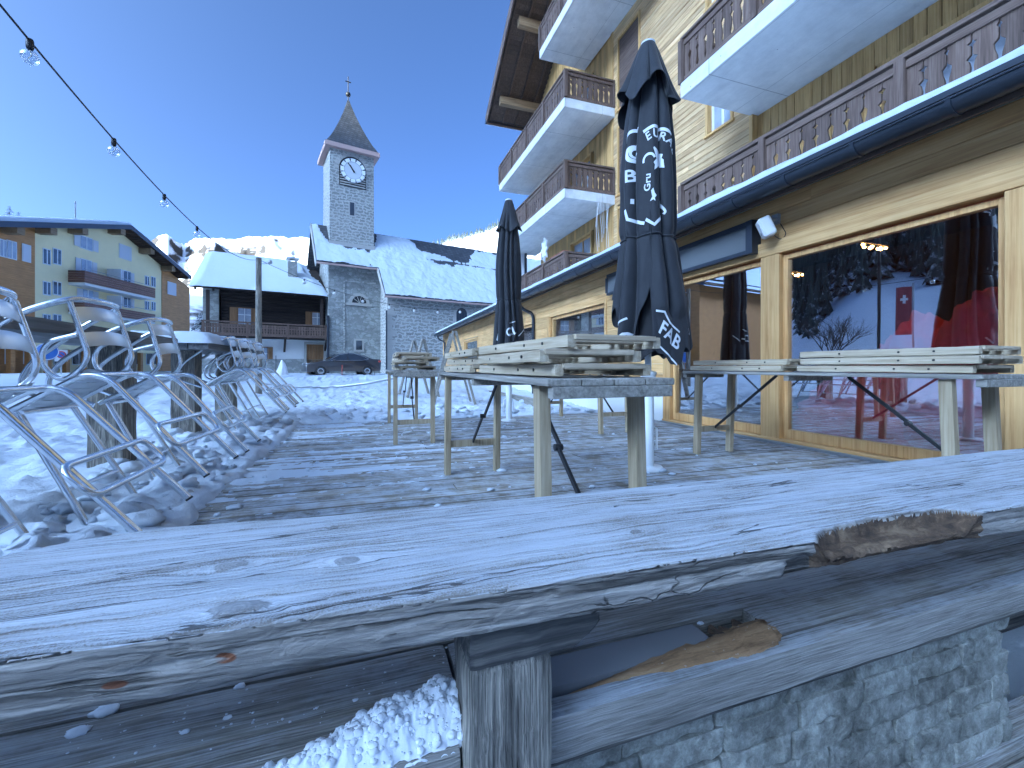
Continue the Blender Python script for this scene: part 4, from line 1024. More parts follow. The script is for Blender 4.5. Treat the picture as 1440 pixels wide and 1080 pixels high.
# interior
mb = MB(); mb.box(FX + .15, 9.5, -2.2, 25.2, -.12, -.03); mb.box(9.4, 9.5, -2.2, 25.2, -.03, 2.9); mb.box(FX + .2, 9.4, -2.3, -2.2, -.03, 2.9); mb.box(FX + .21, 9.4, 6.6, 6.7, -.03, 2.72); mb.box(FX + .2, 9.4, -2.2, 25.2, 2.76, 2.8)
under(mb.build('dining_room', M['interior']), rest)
def cover(c, sx, sy, sz, seed, lab):
    mb = MB(); pts = []; n = 46
    for j in range(n):
        b = math.pi / 2 * (1 - j / (n - 1) * 1.0)
        for i in range(n * 2):
            a = 2 * math.pi * i / (n * 2); d = Vector((math.cos(a) * math.cos(b), math.sin(a) * math.cos(b), math.sin(b)))
            q = 1 + .22 * fbm(d.x * 1.6 + seed, d.y * 1.6, d.z * 1.6) + .10 * abs(fbm(d.x * 4 + seed, d.y * 4, d.z * 5)) - .05 * abs(fbm(d.x * 9, d.y * 9 + seed, d.z * 8))
            pts.append((c[0] + sx * d.x * q, c[1] + sy * d.y * q, max(0, sz * d.z * q - .03)))
    mb.grid(pts, n * 2, n, True, True); tag(mb.build('fabric_cover', M['red_cloth']), lab, 'fabric cover', 'red fabric covers inside the restaurant')
cover((5.35, 2.05, 0), .78, .72, 1.55, 3, 'highest red fabric cover heaped at the right end of the big window')
cover((5.2, 3.15, 0), .68, .75, .85, 8, 'low red fabric cover heaped behind the middle of the big window')
cover((6.4, 3.2, 0), .9, .8, 1.35, 12, 'red fabric cover standing farther inside behind the big window')
cover((5.3, 1.2, 0), .75, .7, 1.45, 17, 'red fabric cover behind the window cut by the right frame edge')
for i, (x, y, lab) in enumerate([(5.9, 3.55, 'lit warm ceiling lamp inside, above the left end of the big window'), (6.0, 2.35, 'lit warm ceiling lamp inside, above the right end of the big window'), (6.4, 5.0, 'lit warm ceiling lamp inside, behind the narrower window')]):
    l = empty('ceiling_lamp', (x, y, 2.30), 0, lab, 'lamp', 'warm lamps in the restaurant'); mb = MB()
    for k in range(9): blob(mb, (-.2 + k * .05, .02 * math.sin(k * 2), .02 * math.cos(k * 1.7)), .016, .016, .016, k, 7, 0.)
    mb.build('bulbs', M['lit'], l); mb = MB(); mb.tube([(-.25, 0, .05), (.25, 0, .05)], .012, 8); mb.tube([(0, 0, .05), (0, 0, .46)], .008, 6); mb.build('rod', M['black'], l)
# loudspeaker on its bracket
sp = empty('loudspeaker', (4.20, 3.56, 2.36), R(0), 'white outdoor loudspeaker on a bracket above the window post', 'loudspeaker')
Ms = Matrix.Translation((-.06, -.02, 0)) @ Matrix.Rotation(R(-38), 4, 'Z') @ Matrix.Rotation(R(-22), 4, 'Y')
mb = MB(); mb.rough_box(Ms, .13, .15, .22, .01, .0, 1, .03, 1); mb.build('cabinet', M['white_plastic'], sp)
mb = MB(); mb.rough_box(Ms @ Matrix.Translation((-.062, 0, 0)), .016, .118, .185, .01, 0, 1, .008, 1); mb.build('front_grille', M['white_plastic'], sp)
mb = MB(); mb.lathe([(0, 0), (.02, 0), (.02, .004), (0, .004)], 16, (0, 0, 0), Ms @ Matrix.Translation((-.071, 0, -.05)) @ Matrix.Rotation(R(90), 4, 'Y')); mb.build('badge', M['grille'], sp)
mb = MB(); mb.box(.10, .145, -.03, .05, .06, .17); mb.tube([(.10, .0, .11), (0.0, 0.0, .10), (-.04, -.01, .06)], .018, 10); mb.build('bracket', M['grille'], sp)
MB().tube(rounded([(.02, -.02, -.06), (.08, -.08, -.14), (.13, -.11, -.08), (.135, -.03, .06)], .05, 5), .004, 6).build('cable', M['black'], sp)

# ================================================================== apartment chalet above it
apt = empty('apartment_chalet', (7.6, 9.5, 0), 0, 'tall timber apartment chalet with carved brown balconies and concrete slabs', 'apartment building')
def rz_(y): return 12.25 + (19.36 - y) * .675 if y > 6 else 12.25 + (y + 7.36) * .675
wins = []
def win(u0, v0, u1, v1, X):
    """an opening from its two opposite corners in the photograph, both on the plane x = X"""
    ya, yb = yx(u0, X), yx(u1, X); za, zb = zx(u0, v0, X), zx(u1, v1, X)
    wins.append((min(ya, yb), max(ya, yb), min(za, zb), max(za, zb), X)); return wins[-1]
WX = 7.60
w_tall = (10.65, 11.85, 8.95, 11.25, WX); w_tall0 = (10.65, 11.85, 3.7, 5.9, WX); w_mid = (10.65, 11.85, 6.3, 8.45, WX)
w_a = (7.3, 8.1, 6.25, 7.45, WX); w_b = (7.1, 8.6, 3.6, 4.95, WX); w_up = (7.25, 8.1, 9.2, 10.4, WX); w_rec = (2.2, 4.6, 3.55, 5.65, 7.74); w_rec2 = (1.6, 5.2, 6.4, 8.5, 7.74)
wins = [w_tall, w_tall0, w_mid, w_a, w_b, w_up]
hz = [w[:4] for w in wins]
mb = MB(); clad(mb, WX, 6.88, 12.1, 2.9, 20.0, .14, hz, False, None, .03, .008, .005, 3.2); under(mb.build('siding', M['larch_grey']), apt)
mb = MB(); clad(mb, 7.74, -3.0, 6.86, 2.9, 20., .17, [w_rec[:4], w_rec2[:4]], True, rz_, .03, .008, .010)
door_d = (13.6, 15.3, 3.55, 5.7, 7.66); door_c = (13.6, 15.3, 6.35, 8.5, 7.66); door_b = (13.6, 15.3, 9.15, 11.3, 7.66)
clad(mb, 7.66, 12.1, 18.3, 2.9, 20., .17, [door_d[:4], door_c[:4], door_b[:4]], True, rz_, .03, .008, .010); under(mb.build('board_wall', M['larch_vert']), apt)
mb = MB(); mb.box(7.75, 7.85, -3, 6.8, 2.9, 11.5) if False else None
mb.box(8.0, 16, -3, 18.25, 0, 12.4); mb.prism([(-3, 12.4), (18.25, 12.4), (6., 20.6)], lambda a, b, d: (d, a, b), 8.0, 16)
mb.box(7.61, 7.73, 12.0, 12.09, 2.9, 17); mb.box(7.61, 7.74, 6.87, 6.95, 2.9, 20)
under(mb.build('core', M['interior']), apt)
under(MB().box(7.57, 7.64, 12.08, 12.22, 2.9, 16.6).build('corner_board', M['larch_vert']), apt)
under(MB().box(7.57, 7.72, 6.80, 6.88, 2.9, 19.8).build('corner_board', M['larch_vert']), apt)
for (y0, y1, z0, z1, X) in wins + [w_rec, w_rec2, door_d, door_c, door_b]:
    mb = MB(); t = .07; xf = X - .03
    mb.box(xf, X + .16, y0, y0 + t, z0, z1); mb.box(xf, X + .16, y1 - t, y1, z0, z1); mb.box(xf - .002, X + .16, y0 + t, y1 - t, z1 - t, z1); mb.box(xf - .03, X + .16, y0 - .03, y1 + .03, z0 - .05, z0 - .001)
    f = under(mb.build('window', M['larch_vert']), apt)
    shut = (y0, z0) in ((w_tall[0], w_tall[2]), (w_mid[0], w_mid[2]))
    if shut:
        mb = MB(); zz = z0
        while zz < z1 - t: mb.box(X + .02, X + .06, y0 + t + .002, y1 - t - .002, zz, min(zz + .05, z1 - t) - .008); zz += .05
        mb.build('roller_shutter', M['brown_y'], f)
    mb = MB(); fr = .06; xa = X + .10
    mb.box(xa, xa + .05, y0 + t, y0 + t + fr, z0, z1 - t); mb.box(xa, xa + .05, y1 - t - fr, y1 - t, z0, z1 - t); mb.box(xa, xa + .05, y0 + t + fr, y1 - t - fr, z1 - t - fr, z1 - t); mb.box(xa, xa + .05, y0 + t + fr, y1 - t - fr, z0, z0 + fr); mb.box(xa, xa + .05, (y0 + y1) / 2 - .04, (y0 + y1) / 2 + .04, z0 + fr, z1 - t - fr)
    mb.build('sash', M['white_plastic'] if X == WX else M['larch_vert'], f)
    MB().box(xa + .02, xa + .03, y0 + t, y1 - t, z0, z1 - t).build('pane', M['curtain_glass'], f)
def gapw(t, kind):
    tab = [(0, .008), (.10, .008), (.13, .040), (.17, .050), (.30, .026), (.42, .016), (.50, .030), (.54, .055), (.58, .010), (.64, .010), (.70, .012), (.74, .050), (.76, .012), (.80, .006), (1, .006)] if kind == 0 else \
          [(0, .008), (.10, .008), (.13, .022), (.20, .034), (.30, .020), (.40, .020), (.50, .046), (.57, .052), (.62, .012), (.66, .008), (.76, .008), (.79, .026), (.82, .008), (1, .008)]
    return interp(tab, t)
TS = [0, .08, .10, .13, .17, .20, .25, .30, .36, .42, .46, .50, .54, .57, .58, .62, .64, .66, .70, .74, .76, .79, .80, .82, .9, 1]
def carved_panel(mb, p, d, L, z0, h, w=.20, th=.028):
    """carved boards side by side; the play between two boards is the cut-out"""
    n = max(1, round(L / w)); w = L / n; nx, ny = -d[1], d[0]
    def fn(a, b, e): return (p[0] + d[0] * a + nx * e, p[1] + d[1] * a + ny * e, z0 + b)
    for i in range(n):
        l = [(i * w + gapw(t, i % 2) * .82 * w / .2, t * h) for t in TS]; r = [((i + 1) * w - gapw(t, (i + 1) % 2) * .82 * w / .2, t * h) for t in TS]
        mb.prism(l[::-1] + r, lambda a, b, e: fn(b if False else a, b, e), -th / 2, th / 2) if False else None
        vs = []; fs = []
        for e in (-th / 2, th / 2):
            for q in range(len(TS)): vs.append(fn(l[q][0], l[q][1], e)); vs.append(fn(r[q][0], r[q][1], e))
        k = 2 * len(TS)
        for q in range(len(TS) - 1):
            a = 2 * q; fs += [(a, a + 1, a + 3, a + 2), (k + a, k + a + 2, k + a + 3, k + a + 1), (a, a + 2, k + a + 2, k + a), (a + 1, k + a + 1, k + a + 3, a + 3)]
        mb.add(vs, fs)
BX = 5.87
def balcony(y0, y1, z, slab=True, wallx=7.6, ends=(True, True), glass=False):
    """z is the top of the slab"""
    b = under(MB().box(BX - .06, wallx, y0, y1, z - .29, z).build('balcony', M['concrete'], None, .012), apt) if slab else under(MB().box(BX + .02, wallx, y0, y1, z - .12, z - .02).build('balcony', M['soffit']), apt)
    hr = .86; runs = [((BX, y0), (0, 1), y1 - y0)]
    if ends[0]: runs.append(((wallx, y0 + .05), (-1, 0), wallx - BX))
    if ends[1]: runs.append(((BX, y1 - .05), (1, 0), wallx - BX))
    for p, d, L in runs:
        mb = MB(); carved_panel(mb, p, d, L, z + .05, hr - .09); mb.build('carved_boards', M['brown'], b)
        nx, ny = -d[1], d[0]; mb = MB()
        a = Vector((p[0], p[1], z + hr)); e = a + Vector((d[0], d[1], 0)) * L
        mb.beam(a, e, .13, .05); mb.beam(a - Vector((0, 0, .10)), e - Vector((0, 0, .10)), .075, .09); mb.beam(a - Vector((0, 0, hr - .06)), e - Vector((0, 0, hr - .06)), .07, .08); mb.build('handrail', M['brown_y'], b)
        n = max(1, round(L / 1.8))
        for i in range(n + 1):
            t = L * i / n; q = Vector((p[0] + d[0] * t, p[1] + d[1] * t, 0))
            MB().beam(q + Vector((nx * .03, ny * .03, z - .0)), q + Vector((nx * .03, ny * .03, z + hr - .03)), .10, .10, (d[0], d[1], 0)).build('baluster_post', M['brown'], b)
        mb = MB(); k = 0; w = .12                         # wavy trim at the foot of the railing
        pts = [(q, 0.) for q in (0, L)]; poly = [(0, .02)] + [(L * i / 120, -.035 - .025 * abs(math.sin(i / 120 * L / w * math.pi / 2))) for i in range(121)] + [(L, .02)]
        mb.prism(poly[::-1], lambda a_, b_, e_: (p[0] + d[0] * a_ + nx * e_, p[1] + d[1] * a_ + ny * e_, z + .06 + b_), -.048, -.036 if False else -.034)
        mb.build('scalloped_trim', M['brown_y'], b)
    return b
L0, L1, L2, L3 = 3.53, 6.35, 9.15, 11.95
balcony(12.0, 18.8, L0, False, 7.6)
bb = balcony(12.0, 18.8, L1); balcony(12.0, 18.8, L2); balcony(9.0, 14.0, L3, True, 7.6)
balcony(-1.5, 6.86, L1, True, 7.74, (False, True)); balcony(-2.2, 6.86, L0, False, 7.74, (False, True))
# balcony wind screen and corner post at the lowest level
under(MB().box(BX + .25, 7.0, 18.55, 18.58, L0 + .1, L1 - .32).build('wind_screen', M['frost_glass']), apt)
under(MB().box(BX + 1.08, BX + 1.17, 18.45, 18.54, L0, L1 - .30).build('screen_post', M['anthracite']), apt)
tag(MB().box(6.02, 6.22, 12.5, 13.6, L0 + .875, L0 + 1.06).build('flower_box', M['terracotta'], None, .01), 'terracotta flower box on the lowest far balcony of the chalet', 'flower box')
mb = MB(); poly = []
for k in range(16): a = math.pi * k / 8; r = .30 if k % 2 == 0 else .15; poly.append((r * math.cos(a), r * math.sin(a) * 1.4))
mb.prism(poly, lambda a, b, d: (5.80 + d, 13.6 + a, 4.85 + b), 0, .06); tag(mb.build('star_ornament', M['white_plastic']), 'white star ornament standing on the lowest far balcony rail', 'ornament')
mb = MB()
for k in range(9):
    y = 11.98 + .03 * (k % 3); x = 6.9 + .06 * k
    mb.tube([(x + .03 * math.sin(k + t * .5), y - .01 * math.sin(t), L1 - .05 - t * .15) for t in range(8 + (k * 5) % 6)], .006, 5)
tag(mb.build('light_tangle', M['white_plastic']), 'tangle of white light cables hanging below a far balcony', 'light cables')
# roof: rafters, boards, purlins
RX = 5.4; al = math.atan(.675)
def rp(x, y, dz): return (x, y, rz_(y) + dz)
mb = MB(); pts = []
for ya, yb in ((19.36, 6.0), (6.0, -7.36)):
    vs = [(RX, ya, rz_(ya) + .12), (16.5, ya, rz_(ya) + .12), (16.5, yb, rz_(6.0) + .12 if yb == 6.0 else rz_(yb) + .12), (RX, yb, rz_(yb) + .12 if yb != 6.0 else rz_(6.0) + .12)]
    vs += [(a, b, c + .16) for a, b, c in vs]; mb.add(vs, [(0, 3, 2, 1), (4, 5, 6, 7), (0, 1, 5, 4), (1, 2, 6, 5), (2, 3, 7, 6), (3, 0, 4, 7)])
rf = under(mb.build('roof', M['anthracite']), apt)
mb = MB()
for ya, sg in ((19.3, -1), (-7.3, 1)):
    k = 0; y = ya
    while (y > 6.05 if sg < 0 else y < 5.95):
        y2 = y + sg * .135; z1_, z2_ = rz_(y), rz_(y2); mb.add([(RX + .03, y, z1_ + .085), (8.2, y, z1_ + .085), (8.2, y2, z2_ + .085), (RX + .03, y2, z2_ + .085), (RX + .03, y, z1_ + .115), (8.2, y, z1_ + .115), (8.2, y2, z2_ + .115), (RX + .03, y2, z2_ + .115)], [(0, 3, 2, 1), (4, 5, 6, 7), (0, 1, 5, 4), (2, 3, 7, 6), (0, 4, 7, 3), (1, 2, 6, 5)])
        y += sg * .142
mb.build('soffit_boards', M['soffit'], rf)
mb = MB(); x = RX + .12
while x < 8: mb.beam((x, 19.3, rz_(19.3) + .03), (x, 6.05, rz_(6.05) + .03), .07, .10); mb.beam((x, -7.3, rz_(-7.3) + .03), (x, 5.95, rz_(5.95) + .03), .07, .10); x += .62
mb.build('rafter', M['soffit'], rf)
mb = MB(); mb.beam((RX - .03, 19.4, rz_(19.36) + .11), (RX - .03, 6.0, rz_(6.0) + .11), .05, .38); mb.beam((RX - .03, -7.4, rz_(-7.36) + .11), (RX - .03, 6.0, rz_(6.0) + .11), .05, .38); mb.box(RX, 16.5, 19.37, 19.42, 12.2, 12.5); mb.build('bargeboard', M['brown_y'], rf)
MB().tube([(RX - .06, 19.45, 12.30), (16, 19.45, 12.30)], .09, 12).build('eaves_gutter', M['anthracite'], rf)
for y in (18.35, 15.9, 12.6, 9.2, 6.0, 2.0):
    for hh in (0,): MB().rough_box(Matrix.Translation((6.95, y, rz_(y) - .20)), 2.5, .24, .34, .1, .003, 4, .01, int(y)).build('purlin', M['purlin'], rf)
# snow-free return of the end wall
under(MB().box(7.7, 16, 18.26, 18.3, 0, 12.2).build('end_wall', M['larch_vert']), apt)
# ================================================================== church
P0 = at(545, 516, 32); CH = Frame(P0.x, P0.y, .975, .2215)
ch = empty('church', (CH.o[0], CH.o[1], 0), CH.ang, 'grey stone village church with clock tower, slate spire and snow-covered roof', 'church')
SL = 1.2; EZ = 6.62; bR = 4.3; b1 = 2.0
sL = CH.s(462, b1); sR = 22.; hol = []
def cbox(name, mat, s0, s1, n0, n1, z0, z1, parent=ch, bevel=0): return MB().box(s0, s1, n0, n1, z0, z1).build(name, mat, parent, bevel)
# nave and west block
mb = MB(); mb.box(0, sR, .0, 2 * bR, 0, EZ); mb.prism([(0.0, EZ), (2 * bR, EZ), (bR, EZ + bR * SL)], lambda a, b, d: (d, a, b), .02, sR); mb.build('nave_wall', M['church_stone'], ch)
mb = MB(); mb.box(sL, -.002, b1, 2 * bR - b1, 0, EZ + b1 * SL - .15); mb.prism([(b1, EZ + b1 * SL - .15), (2 * bR - b1, EZ + b1 * SL - .15), (bR, EZ + bR * SL - .2)], lambda a, b, d: (d, a, b), sL, -.002); mb.build('west_wall', M['church_render'], ch)
mb = MB()                                                   # quoins and recessed panel
for k in range(18): mb.box(-.03, .35 + .25 * (k % 2), -.03, .3, k * .36, k * .36 + .345)
mb.build('quoins', M['ashlar'], ch)
x0, x1 = CH.s(485, b1), CH.s(528, b1); zt = CH.z(500, 397, b1)
mb = MB(); mb.box(x0 - .10, x0, b1 - .05, b1 + .02, 0, zt); mb.box(x0 - .10, x1, b1 - .052, b1 + .02, zt, zt + .12); mb.build('panel_frame', M['church_stone'], ch)
def arch_poly(w, h, r=None, n=12):
    r = w / 2; pts = [(-w / 2, 0), (w / 2, 0)]
    return pts + [(r * math.cos(math.pi * k / n), h - r + r * math.sin(math.pi * k / n)) for k in range(n + 1)]
def arched(sx, n, z, w, h, surround, mat, name='window'):
    mb = MB(); mb.prism([(a * (w + 2 * surround) / w, b * (h + surround * 1.2) / h) for a, b in arch_poly(w, h)], lambda a, b, d: (sx + a, n + d, z - surround * .6 + b), -.04, .01); f = mb.build(name, M['ashlar'], ch)
    mb = MB(); mb.prism(arch_poly(w, h), lambda a, b, d: (sx + a, n + d, z + b), -.055, -.03); mb.build('pane', mat, f)
    mb = MB()
    for k in (-.25, 0, .25): mb.box(sx + k * w - .015, sx + k * w + .015, n - .075, n - .056, z, z + h * .9)
    mb.build('bars', M['black'], f); return f
s_, z_ = CH.s(505, b1), CH.z(505, 426, b1); mb = MB()
mb.prism(arch_poly(1.55, .78), lambda a, b, d: (s_ + a, b1 + d, z_ - .05 + b), -.05, .01); mb.box(s_ - .95, s_ + .95, b1 - .08, b1 + .01, z_ - .22, z_ - .052); f = mb.build('window', M['ashlar'], ch)
MB().prism(arch_poly(1.05, .52), lambda a, b, d: (s_ + a, b1 + d, z_ + .0 + b), -.07, -.04).build('pane', M['dark_glass'], f)
mb = MB()
for k in range(1, 5):
    a = math.pi * k / 5; mb.beam((s_, b1 - .08, z_), (s_ + .5 * math.cos(a), b1 - .08, z_ + .5 * math.sin(a)), .03, .03)
mb.build('bars', M['ashlar'], f)
a0, a1 = CH.s(500.5, b1), CH.s(509, b1); za, zb = CH.z(505, 492, b1), CH.z(505, 479, b1)
mb = MB(); mb.box(a0 - .14, a1 + .14, b1 - .05, b1 + .01, za - .14, zb + .14); f = mb.build('window', M['ashlar'], ch); MB().box(a0, a1, b1 - .06, b1 - .045, za, zb).build('pane', M['dark_glass'], f)
arched(CH.s(649, 0), 0, CH.z(649, 453), .95, 1.15, .22, M['dark_glass'])
# roofs: slate with snow lying on it
mb = MB(); OV = .55; oL = CH.s(437, bR)
def roof_z(n): return EZ + SL * n if n <= bR else EZ + SL * (2 * bR - n)
def slab(mb, s0, s1, n0, n1, th=.14):
    vs = [(s0, n0, roof_z(n0)), (s1, n0, roof_z(n0)), (s1, n1, roof_z(n1)), (s0, n1, roof_z(n1))]; vs += [(a, b, c + th) for a, b, c in vs]
    mb.add(vs, [(0, 3, 2, 1), (4, 5, 6, 7), (0, 1, 5, 4), (1, 2, 6, 5), (2, 3, 7, 6), (3, 0, 4, 7)])
e1 = b1 - .62
slab(mb, -.35, sR + .4, -OV, e1); slab(mb, oL, sR + .4, e1 + .001, bR); slab(mb, oL, sR + .4, bR + .001, 2 * bR - b1 + .4)
mb.build('roof', M['slate'], ch)
mb = MB(); mb.beam((oL - .02, e1 - .1, roof_z(e1 - .1) - .02), (oL - .02, bR, roof_z(bR) + .0), .06, .34, (0, -1, .8)); mb.build('verge_board', M['ashlar'], ch); mb = MB(); mb.beam((-.38, -OV - .05, roof_z(-OV) - .02), (-.38, e1, roof_z(e1) + .02), .06, .3, (0, -1, .8)); mb.build('verge_board', M['ashlar'], ch)
mb = MB(); mb.tube([(-.4, -OV - .06, roof_z(-OV) + .02), (sR, -OV - .06, roof_z(-OV) + .02)], .07, 8); mb.tube([(oL, e1 - .06, roof_z(e1) + .02), (-.3, e1 - .06, roof_z(e1) + .02)], .07, 8); mb.build('eaves_gutter', M['pink_trim'], ch)
def roof_snow_h(s, n):
    """>0 where snow lies; bare slate shows along the ridge and in slipped patches"""
    t = n / bR; h = .5 + .25 * fbm(s * .45, n * .6, 3) + .22 * fbm(s * 1.5, n * 1.8, 5) + .1 * fbm(s * 5, n * 6, 7)
    top = interp([(-6, .97), (-4.3, .93), (-3.7, .60), (-.3, .56), (.4, .93), (3.0, .90), (3.8, .72), (5.5, .62), (8, .60), (9.5, .88), (14, .90), (22, .93)], s)
    h -= 4.0 * max(0, t - top)
    if 4 < s < 15: h -= .42 * math.exp(-((n - 2.75 + .02 * s) / .10) ** 2) + .38 * sm(4.2, 5.2, s) * sm(7.2, 6.2, s) * math.exp(-((n - 2.45) / .22) ** 2)
    return h - .22
mb = MB(); NS, NN = 300, 80; hh = []; vs = []
s0, s1_ = oL + .05, sR
for j in range(NN):
    for i in range(NS):
        s = lerp(s0, s1_, i / (NS - 1)); n = lerp(-OV - .02, bR - .05, j / (NN - 1)); ok = not (n < e1 and s < -.36)
        h = roof_snow_h(s, n) if ok else -1; hh.append(h); hz_ = .16 + .16 * max(-.3, min(h, .55)) / .55 * sm(-.3, .1, h)
        vs.append((s, n, roof_z(n) + hz_))
fs = []
for j in range(NN - 1):
    for i in range(NS - 1):
        k = j * NS + i; f = (k, k + 1, k + 1 + NS, k + NS)
        if min(hh[a] for a in f) > -.9 and max(hh[a] for a in f) > 0: fs.append(f)
mb.add(vs, fs, True); mb.build('roof_snow', M['snow'], ch)
# tower
tn = 2.9; tw0, tw1 = CH.s(464, tn), CH.s(525.5, tn); TWD = tw1 - tw0; tz0, tz1 = 8.5, 17.75
mb = MB(); mb.prism([(tw0 - .03, tz0), (tw1 + .03, tz0), (tw1, tz1), (tw0, tz1)], lambda a, b, d: (a, d, b), tn, tn + TWD)
tw = mb.build('tower', M['tower_stone'], ch)
mb = MB(); zc = roof_z(tn); mb.box(tw0 - .10, tw1 + .10, tn - .10, tn - .002, zc - .1, zc + .32); mb.build('base_course', M['ashlar'], tw)
tc = (tw0 + tw1) / 2; nc = tn + TWD / 2; hw = TWD / 2
# bell-cast spire
mb = MB(); pr = [(1.24, 0), (1.24, .32), (1.18, .36), (.95, 1.0), (.76, 1.65), (.54, 2.5), (.31, 3.5), (.14, 4.35), (.05, 4.85), (.0, 4.95)]
pts = []
for r, z in pr:
    for a, b in ((-1, -1), (1, -1), (1, 1), (-1, 1)): pts.append((tc + a * r * hw, nc + b * r * hw, tz1 - .25 + z))
mb.grid(pts[8:], 4, len(pr) - 2, False, True); sp_ = mb.build('spire', M['slate'], tw)
mb = MB(); mb.grid(pts[:12], 4, 3, False, True); mb.add(pts[:4], [(3, 2, 1, 0)]); mb.build('cornice', M['pink_trim'], tw)
zt_ = tz1 + 4.6; mb = MB(); mb.tube([(tc, nc, zt_), (tc, nc, zt_ + 2.0)], .035, 6); mb.lathe([(0, -.2), (.16, -.13), (.2, 0), (.16, .13), (0, .2)], 12, (tc, nc, zt_ + .55)); mb.box(tc - .22, tc + .22, nc - .03, nc + .03, zt_ + 1.55, zt_ + 1.61); mb.build('cross', M['black'], tw)
# belfry opening with louvres, clock over it
cz = CH.z(496, 241, tn); cs = CH.s(496, tn)
f = MB().prism(arch_poly(2.0, 2.35), lambda a, b, d: (cs + a, tn + d, cz - 1.25 + b), -.03, -.004).build('belfry_opening', M['black'], tw)
mb = MB()
for k in range(8): mb.beam((cs - .95, tn - .06, cz - 1.15 + k * .19), (cs + .95, tn - .06, cz - 1.15 + k * .19), .05, .075)
mb.build('louvres', M['ashlar'], f)
mb = MB()
for k in range(13): a = math.pi * k / 12; mb.beam((cs + 1.02 * math.cos(a), tn - .02, cz + .10 + 1.02 * math.sin(a)), (cs + 1.35 * math.cos(a), tn - .02, cz + .10 + 1.35 * math.sin(a)), .2, .06, (0, 1, 0))
mb.build('voussoirs', M['ashlar'], f)
def disc(mb, r0, r1, y0, y1, n=40):
    pts = [(cs + r * math.cos(2 * math.pi * k / n), tn + y, cz + r * math.sin(2 * math.pi * k / n)) for r, y in ((r0, y1), (r0, y0), (r1, y0), (r1, y1)) for k in range(n)]
    mb.grid(pts, n, 4, False, True)
mb = MB(); disc(mb, .001, .66, -.16, -.12); ck = mb.build('clock', M['clock_white'], tw)
mb = MB()
for k in range(12):
    a = math.pi * k / 6; Mx = Matrix.Translation((cs + .79 * math.cos(a), tn - .15, cz + .79 * math.sin(a))) @ Matrix.Rotation(-a, 4, 'Y'); mb.obox(Mx, .25, .05, .33)
mb.build('hour_plates', M['clock_plate'], ck)
mb = MB(); disc(mb, .64, .70, -.17, -.12); disc(mb, .90, .94, -.15, -.11); mb.build('rim', M['grey_metal'], ck)
for L_, ang, w in ((.62, 129, .07), (.44, 124, .10)):
    d = Vector((math.cos(R(ang)), 0, math.sin(R(ang)))); c = Vector((cs, tn - .19 - (.03 if L_ > .5 else 0), cz)); MB().beam(c - d * .18, c + d * L_, w, .02, (0, 1, 0)).build('hand', M['black'], ck)
mb = MB(); ws, wz = CH.s(495, tn), CH.z(495, 303, tn); mb.box(ws - .25, ws + .25, tn - .03, tn + .01, wz - .1, wz + 1.1); f = mb.build('slit_window', M['ashlar'], tw); MB().box(ws - .16, ws + .16, tn - .04, tn - .028, wz, wz + 1.0).build('pane', M['dark_glass'], f)
MB().tube([(sL - .05, b1 - .1, 0), (sL - .05, b1 - .1, 4.6)], .09, 8).build('downpipe', M['anthracite'], ch)
MB().tube([(-.12, -.15, 0), (-.12, -.15, EZ - 1.6)], .06, 8).build('downpipe', M['anthracite'], ch)

# ================================================================== dark timber chalet left of the church
cn = 3.3; c0, c1 = CH.s(285, cn), CH.s(461, cn)
DC = Frame(*CH.xy(0, cn), *CH.d)
dc = empty('timber_chalet', (*CH.xy(0, cn), 0), CH.ang, 'old dark timber chalet with carved balcony, white ground floor and thick snow roof', 'chalet')
s0, s1 = DC.s(285), DC.s(461) - .04
zB0 = DC.z(400, 475); zE = DC.z(380, 412, -.9) - .1; mb = MB()
mb.box(s0, s1, .05, 8.0, 0, zB0); g = mb.build('ground_wall', M['white_wall'], dc)
mb = MB(); mb.box(s0 - .03, s1, -.03, .048, 0, DC.z(400, 505)); mb.build('stone_footing', M['church_render'], dc)
mb = MB(); z = zB0; k = 0
while z < zE + .2: mb.rough_box(Matrix.Translation(((s0 + s1) / 2 + .5, .4, z + .11)), s1 - s0 - 1.0, .5, .215, .25, .01, 3, .04, k); z += .22; k += 1
mb.build('log_wall', M['dark_log'], dc)
mb = MB(); mb.box(s0, s0 + .9, .02, 7.9, zB0, zE + .3); mb.build('side_wall', M['church_render'], dc)
MB().box(s0 + 1., s1 - .1, .7, 7.9, zB0, zE + .8).build('core', M['dark_log'], dc)
# roof and snow
pit = .60; n0, n1 = -1.15, 4.3; ra0, ra1 = DC.s(266, n0), DC.s(464, n0) - .05; zr = lambda n: zE + .05 + (n - n0) * pit
mb = MB(); vs = [(ra0, n0, zr(n0)), (ra1, n0, zr(n0)), (ra1 - .3, n1, zr(n1)), (ra0 + .5, n1, zr(n1))]; vs += [(a, b, c + .12) for a, b, c in vs]; mb.add(vs, [(0, 3, 2, 1), (4, 5, 6, 7), (0, 1, 5, 4), (1, 2, 6, 5), (2, 3, 7, 6), (3, 0, 4, 7)])
vs = [(ra0 + .5, n1 + .001, zr(n1)), (ra1 - .3, n1 + .001, zr(n1)), (ra1, 10., zr(n1) - 3.4), (ra0, 10., zr(n1) - 3.4)]; vs += [(a, b, c + .12) for a, b, c in vs]; mb.add(vs, [(0, 3, 2, 1), (4, 5, 6, 7), (0, 1, 5, 4), (1, 2, 6, 5), (2, 3, 7, 6), (3, 0, 4, 7)])
rf = mb.build('roof', M['dark_log'], dc)
mb = MB(); pts = []; NS, NN = 110, 50
